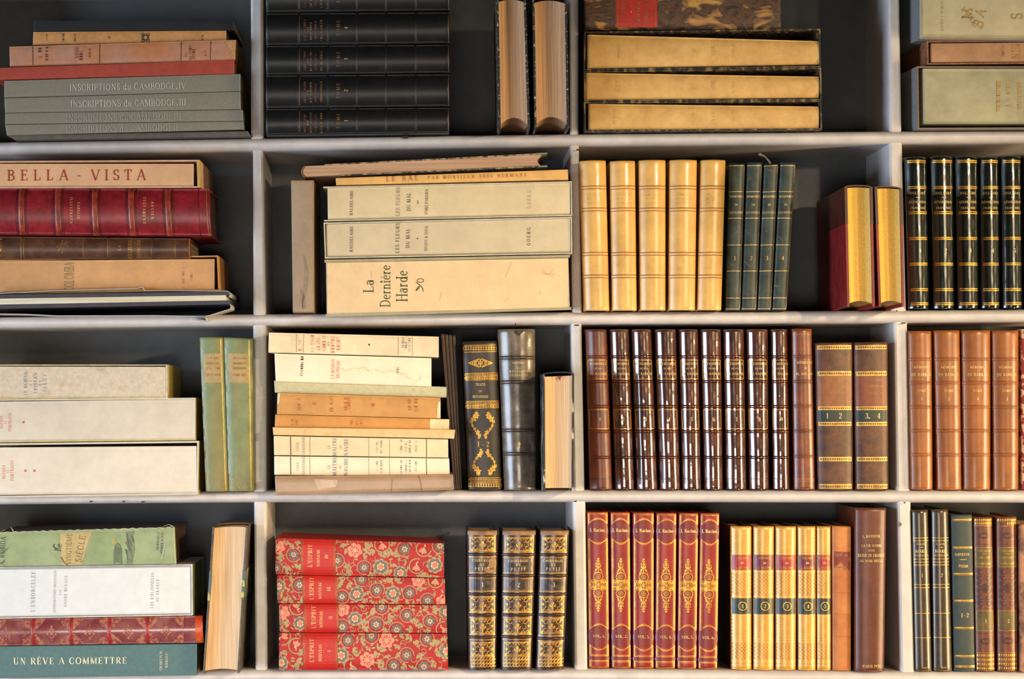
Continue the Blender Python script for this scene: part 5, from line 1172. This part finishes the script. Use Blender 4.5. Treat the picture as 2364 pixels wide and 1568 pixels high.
# ================================================================= lowest shelf, third bay
RR = leather('scarlet_leather', (142, 20, 16), rough=.36, var=.12, scale=30, bump=.08); RRD = leather('deep_red_leather', (116, 16, 15), rough=.38, var=.12, bump=.12)
rq = [(1354,1182,1403.8,1181.5,1407,1543,1358.5,1543),(1408.6,1182.5,1454,1182.5,1457,1543,1411.8,1543),(1460.6,1183,1510,1183,1509.4,1543,1460.6,1543),(1514.7,1184,1562,1184,1559,1544,1511.8,1544),(1566.7,1184,1612.6,1184.7,1608,1544,1563,1544),(1616,1184.7,1660.6,1185,1656,1544,1611,1544)]
for i, q in enumerate(rq):
    b = Block(Q(*q), f'scarlet leather volume with a tall gilt ornament, {(od+["sixth"])[i]} of six from the divider', group='scarlet gilt volumes on the bottom shelf', d0=.006, rest=4, bulge=.15, pw=2.4)
    b.book(RR); X = lambda u, y: (q[0]+(q[6]-q[0])*(y-1183)/360)*(1-u)+(q[2]+(q[4]-q[2])*(y-1183)/360)*u
    yo = q[1]-1182; R = lambda y: y+yo
    def fr(y0, y1, a0, a1):
        # frame with arched inner edges (a0/a1 = sag of upper / lower edge)
        for k, wd in ((0, 1.5), (1, .9)):
            ua, ub = .08+k*.06, .95-k*.06; dk = k*2.6
            top = [(X(ua+(ub-ua)*j/8, y0), R(y0)+dk+a0*(1-(2*j/8-1)**2)) for j in range(9)]; bot = [(X(ua+(ub-ua)*j/8, y1), R(y1)-dk+a1*(1-(2*j/8-1)**2)) for j in range(9)]
            b.ribbon(top, wd, GILT, 'gilt_frame', 2); b.ribbon(bot, wd, GILT, 'gilt_frame', 2)
            for u, tt, bb in ((ua, top[0], bot[0]), (ub, top[-1], bot[-1])):
                n_ = 6; b.ribbon([(tt[0]+(bb[0]-tt[0])*j/n_, tt[1]+(bb[1]-tt[1])*j/n_) for j in range(n_+1)], wd, GILT, 'gilt_frame', 2)
    for y in (1225, 1470):
        cx = X(.5, y)
        for k in range(6): b.disk(cx, R(y), (X(1, y)-X(0, y))*.5, RRD, ('leather_roundel', y), 1, ry=24, n=20) if k == 0 else None
    fr(1184.5, 1209, 0, -11); fr(1243, 1453, 11, -11); fr(1489, 1514, 10, 0); fr(1525, 1541, 0, 0)
    b.label(R(1517), R(1523), RRD, 0, 1, name='dark_band', n=1)
    cx = X(.5, 1225); b.text('J. Racine.', cx, R(1223.5), 8, GILTP, width=37, wt=1.5)
    cx = X(.5, 1469); b.text(f'VOL. {i+1}.', cx, R(1468.5), 6.5, GILTP, width=27, wt=1.1)
    cx = X(.5, 1350); cy = R(1350); nm = 'gilt_ornament'
    for sx in (-1, 1):
        for k in range(4): b.arc(cx+sx*(3+4*k), cy, 4, 0, 360, 1.5, GILT, nm, 2, ry=9.5-.6*k, n=8)
        for sy in (-1, 1):
            b.arc(cx+sx*13.5, cy+sy*8, 3.4, 0, 360, 1.8, GILT, nm, 2, n=7); b.disk(cx+sx*8, cy+sy*9, 4, GILT, nm, 3, ry=2, rot=sx*sy*.8)
            b.disk(cx+sx*4.4, cy+sy*42, 3, GILT, nm, 2, ry=1.6, rot=sx*sy*.9); b.disk(cx+sx*5.5, cy+sy*35, 3.4, GILT, nm, 2, ry=1.8, rot=-sx*sy*.9); b.arc(cx+sx*4, cy+sy*48, 2.4, 0, 300, 1.3, GILT, nm, 2, n=5); b.disk(cx+sx*2.6, cy+sy*55, 2.2, GILT, nm, 2, ry=1.3, rot=sx*sy*.7)
            b.ribbon([(cx+sx*10, cy+sy*27), (cx+sx*5, cy+sy*33), (cx+sx*1, cy+sy*42)], 1.6, GILT, nm, 2)
    for sy in (-1, 1):
        b.arc(cx, cy+sy*19, 11, 0, 360, 2, GILT, nm, 2, ry=9.5, n=14); b.arc(cx, cy+sy*19, 5, 0, 360, 2.4, GILTD, nm, 2, ry=5, n=8); b.disk(cx, cy+sy*19, 2.8, GILTD, nm, 3)
        b.ribbon([(cx, cy+sy*30), (cx, cy+sy*62)], 1.8, GILT, nm, 2); b.disk(cx, cy+sy*60, 3.2, GILT, nm, 2, ry=1.6); b.disk(cx, cy+sy*52, 1.8, GILT, nm, 2, ry=3)
    b.done()
TG = mat('honey_gilt_leather', (206, 146, 58), rough=.32, var=.1, scale=30, metal=.12, coat=.2); TGD = mat('pale_stamping', (228, 186, 104), rough=.35, metal=.25); TGS = mat('brown_stamping', (150, 92, 34), rough=.5)
tq = [(1687,1215,1735,1215,1735,1544,1688.7,1544),(1738.8,1215,1787,1215,1786,1544,1738.8,1544),(1790,1215,1838,1215,1837,1544,1790.5,1544),(1841,1215,1882.7,1215,1883,1544,1842,1544),(1885,1215,1918,1215,1918.5,1544,1886,1544)]
for i, q in enumerate(tq):
    b = Block(Q(*q), f'honey-gold stamped book with red and dark green labels, {od[i]} of the row of five', group='honey-gold stamped books on the bottom shelf', d0=.004, rest=4, bulge=.22)
    b.book(TG, boards=leather('dark_board', (70, 44, 28))); w_ = q[2]-q[0]; x0 = q[0]
    rl = (162, 40, 34) if i % 2 == 0 else (120, 30, 40)
    b.label(1280, 1316, leather('red_label_'+str(i % 2), rl, rough=.35), 0, 1, border=GILTD); b.label(1379, 1417, leather('dark_green_label_leather', (34, 44, 34), rough=.35), 0, 1, border=GILTD)
    for y in (1219, 1221.5, 1277, 1319, 1376, 1420, 1473.5, 1479, 1522, 1526, 1533): b.line(y, 1.1, TGD, .02, .98)
    nx = int(w_/4.4)
    for (ya, yb, dash) in ((1226,1273,0),(1323,1372,1),(1425,1470,0),(1483,1519,1)):
        r_ = 0; y = ya
        while y < yb:
            for k in range(nx):
                x = x0+3+k*4.4+(2.2 if r_ % 2 else 0)
                if dash: b.poly([(x,y),(x+1.1,y-.5),(x+3.4,y+2.4),(x+2.3,y+3)], TGD if (k+r_) % 2 else TGS, 'stamped_pattern', 1)
                else: b.disk(x, y, 1.35, TGD, 'stamped_pattern', 1, n=5)
            y += 4.2; r_ += 1
    cx = (q[0]+q[2])/2+1
    b.text('ŒUVRES'.replace('Œ', 'O'), cx, 1287.5, 5.5, GILT, width=26); b.text('DE', cx, 1299, 4.5, GILTP, wt=1.5); b.text('J. RACINE', cx, 1310, 5.5, GILT, width=30)
    b.arc(cx+1, 1398, 9.5, 0, 360, 1.8, GILT, 'gilt_ring', 3, n=18); b.text(str(i+1), cx+1, 1398, 8.5, GILTP, wt=1.3)
    b.done()
b = Block(Q(1921,1214,1964.6,1216,1964,1544,1922,1544), 'worn tan calf book with remnants of a red label, last before the tall brown book', d0=.002, rest=4, bulge=.12, pw=3, wob=.0001)
WT = mat('tan_calf', (196, 124, 62), rough=.5, col2=(172, 92, 42), scale=26, detail=7, bump=.2)
b.book(WT); b.label(1273, 1315, mat('flaking_red_label', (126, 40, 34), rough=.5, col2=(190, 116, 64), scale=70, lo=.5, hi=.62), .08, .95)
for y in (1367, 1416, 1466): b.line(y, 1, mat('faint_crease', (150, 88, 44)), 0, 1, name='crease')
b.scrib(1942, 1308, 6, 30, GILTD); b.scrib(1942, 1282, 6, 30, GILTD); b.done()
b = Block(Q(1973.4,1173,2046,1173,2041,1548,1973.4,1547), 'tall plain brown leather book with small gold lettering near its head', d0=-.004, rest=4, bulge=.16, pw=2.4)
BB = leather('warm_brown_leather', (98, 48, 24), rough=.34, var=.14, bump=.2)
b.book(BB)
for t, y, wd, h in (('L. BATIFFOL',1237.5,42,6),('-',1249,8,6),('LA VIE INTIME',1259,46,5.5),("D'UNE",1270,15,4),('REINE DE FRANCE',1281.5,62,6.5),('AU XVIIe SIÈCLE',1294,54,5.5),('PARIS 1931',1535,41,6)): b.text(t, 2010, y, h, GILTP, width=wd)
b.done()

# ================================================================= lowest shelf, fourth bay
MB = leather('olive_brown_leather', (68, 52, 28), rough=.28, var=.2, coat=.3)
for i, q in enumerate(((2105,1178,2142,1177,2151.5,1547,2113,1547),(2150,1176.7,2188.8,1176,2198,1548,2154.7,1548))):
    b = Block(Q(*q), f'slim olive-brown volume with pairs of thin gold lines, {["nearer the divider","nearer the blue-green book"][i]}', group='olive-brown volumes on the bottom shelf', d0=.002, rest=4, bulge=.22)
    b.book(MB); cx = lambda y: ((q[0]+q[2])/2)+((q[4]+q[6])/2-(q[0]+q[2])/2)*(y-1177)/370
    for y in (1241.5, 1248, 1290, 1297, 1303.5, 1348.5, 1355.5, 1414.5, 1470.5, 1545): b.line(y, 1.3, GILT, .03, .97)
    b.text('G. SAND', cx(1255), 1255.5, 4, GILTP, width=22); b.line(1263, 1, GILTP, .45, .6); b.text('MARIE', cx(1272), 1272, 7, GILTP, width=27); b.text('LA SANGLANTE', cx(1281), 1281.5, 4, GILTP, width=34)
    b.text(str(i+1), cx(1327), 1327, 8, GILTP); b.text('1842', cx(1539), 1539, 4, GILTP, width=12); b.done()
BG = leather('dark_blue_green_cloth', (48, 60, 56), rough=.55, var=.1, scale=90)
b = Block(Q(2195,1188.7,2244,1188,2251,1545,2202,1545), 'dark blue-green book with seven gold bands between olive and red-brown volumes', d0=.002, rest=4, bulge=.12, pw=2.6)
b.book(BG)
for y in (1200.5, 1264, 1324, 1385, 1447, 1511, 1534.5): b.line(y-1.4, 2.6, GILT, .06, .97); b.line(y+1.6, 1.6, GILTD, .06, .97)
b.text('NAPOLÉON', 2220, 1279, 6, GILTP, width=34); b.line(1290.5, 1, GILTP, .35, .68); b.text('POÈME', 2223, 1305.5, 6, GILTP, width=23); b.text('1-2', 2226, 1417.5, 9, GILTP, width=18, wt=1.3); b.done()
IB = leather('stamped_red_brown_leather', (112, 58, 32), rough=.36, var=.22, scale=60); IBD = leather('blind_stamping', (72, 34, 20)); OLL = leather('olive_label', (98, 78, 26), rough=.4)
for i, q in enumerate(((2247.5,1194,2290,1194,2296.5,1546,2253,1546),(2300,1194,2346.7,1192.7,2349,1547,2302.7,1547))):
    b = Block(Q(*q), f'stamped red-brown volume with olive labels and gilt foot, {["touching the blue-green book","nearer the picture edge"][i]}', group='stamped red-brown volumes on the bottom shelf', d0=.002, rest=4, bulge=.2)
    b.book(IB); X = lambda u, y: (q[0]+(q[6]-q[0])*(y-1194)/352)*(1-u)+(q[2]+(q[4]-q[2])*(y-1194)/352)*u
    b.label(1262.5, 1308, OLL, .04, .96, border=GILTD); b.label(1407.5, 1454, OLL, .04, .96, border=GILTD)
    for y in (1200, 1208, 1509, 1519, 1529, 1539):
        for k in range(9):
            if (i == 1 and y == 1208 and k < 4): continue
            b.disk(X(.08+k*.105, y), y, 1.9, GILT, 'gilt_ornament', 2, ry=2.8, n=6); b.poly([(X(.02+k*.105,y),y+3.4),(X(.1+k*.105,y),y+3.4),(X(.1+k*.105,y),y+4.6),(X(.02+k*.105,y),y+4.6)], GILTD, 'gilt_ornament', 2)
    for y in (1214, 1503.5, 1256, 1312, 1402, 1459): b.line(y, 1.3, GILTD if y < 1220 or y > 1500 else IBD, .02, .98, name='tooled_line')
    for yc, hh in ((1236, 8), (1477, 8)):
        b.disk(X(.5, yc), yc, 13, IBD, 'blind_stamp', 1, ry=hh, n=12); b.disk(X(.5, yc), yc, 8, IB, 'blind_stamp', 2, ry=3, n=8)
    for k in range(3):
        for sx in (-1, 1):
            for sy in (-1, 1):
                yc = 1356+sy*(8+k*14); b.arc(X(.5+sx*.2, yc), yc, 5, 0, 300, 2, IBD, 'blind_stamp', 1, n=7); b.disk(X(.5+sx*.38, yc-3), yc-3, 3, IBD, 'blind_stamp', 1, ry=5, n=7)
    b.disk(X(.5, 1356), 1356, 9, IBD, 'blind_stamp', 1, ry=11, n=12)
    for t, y, wd in (('VICOMTE', 1271, 30), ('HISTOIRE', 1286.5, 26), ('ROMAINE', 1300, 32)): b.text(t, X(.5, y), y, 4.5, GILT, width=wd)
    b.line(1278, .8, GILT, .4, .62); b.text(str(i+1), X(.52, 1431), 1431.5, 8.5, GILTP); b.done()
b = Block(Q(2353,1211,2420,1211,2420,1547,2356,1547), 'rosy marbled-edged board book cut by the picture edge on the bottom shelf', d0=-.004, rest=4, bulge=.03, pw=6)
b.book(mat('rosy_marbled_paper', (182, 124, 88), rough=.6, col2=(104, 66, 50), scale=60, lo=.45, hi=.62), flat=True)
b.poly([(2352,1211),(2355,1211),(2358,1547),(2355,1547)], mat('dark_board_edge', (50, 36, 28)), 'worn_edge', 1); b.done()

for o in bpy.data.objects:
    if '_o' in o: del o['_o']
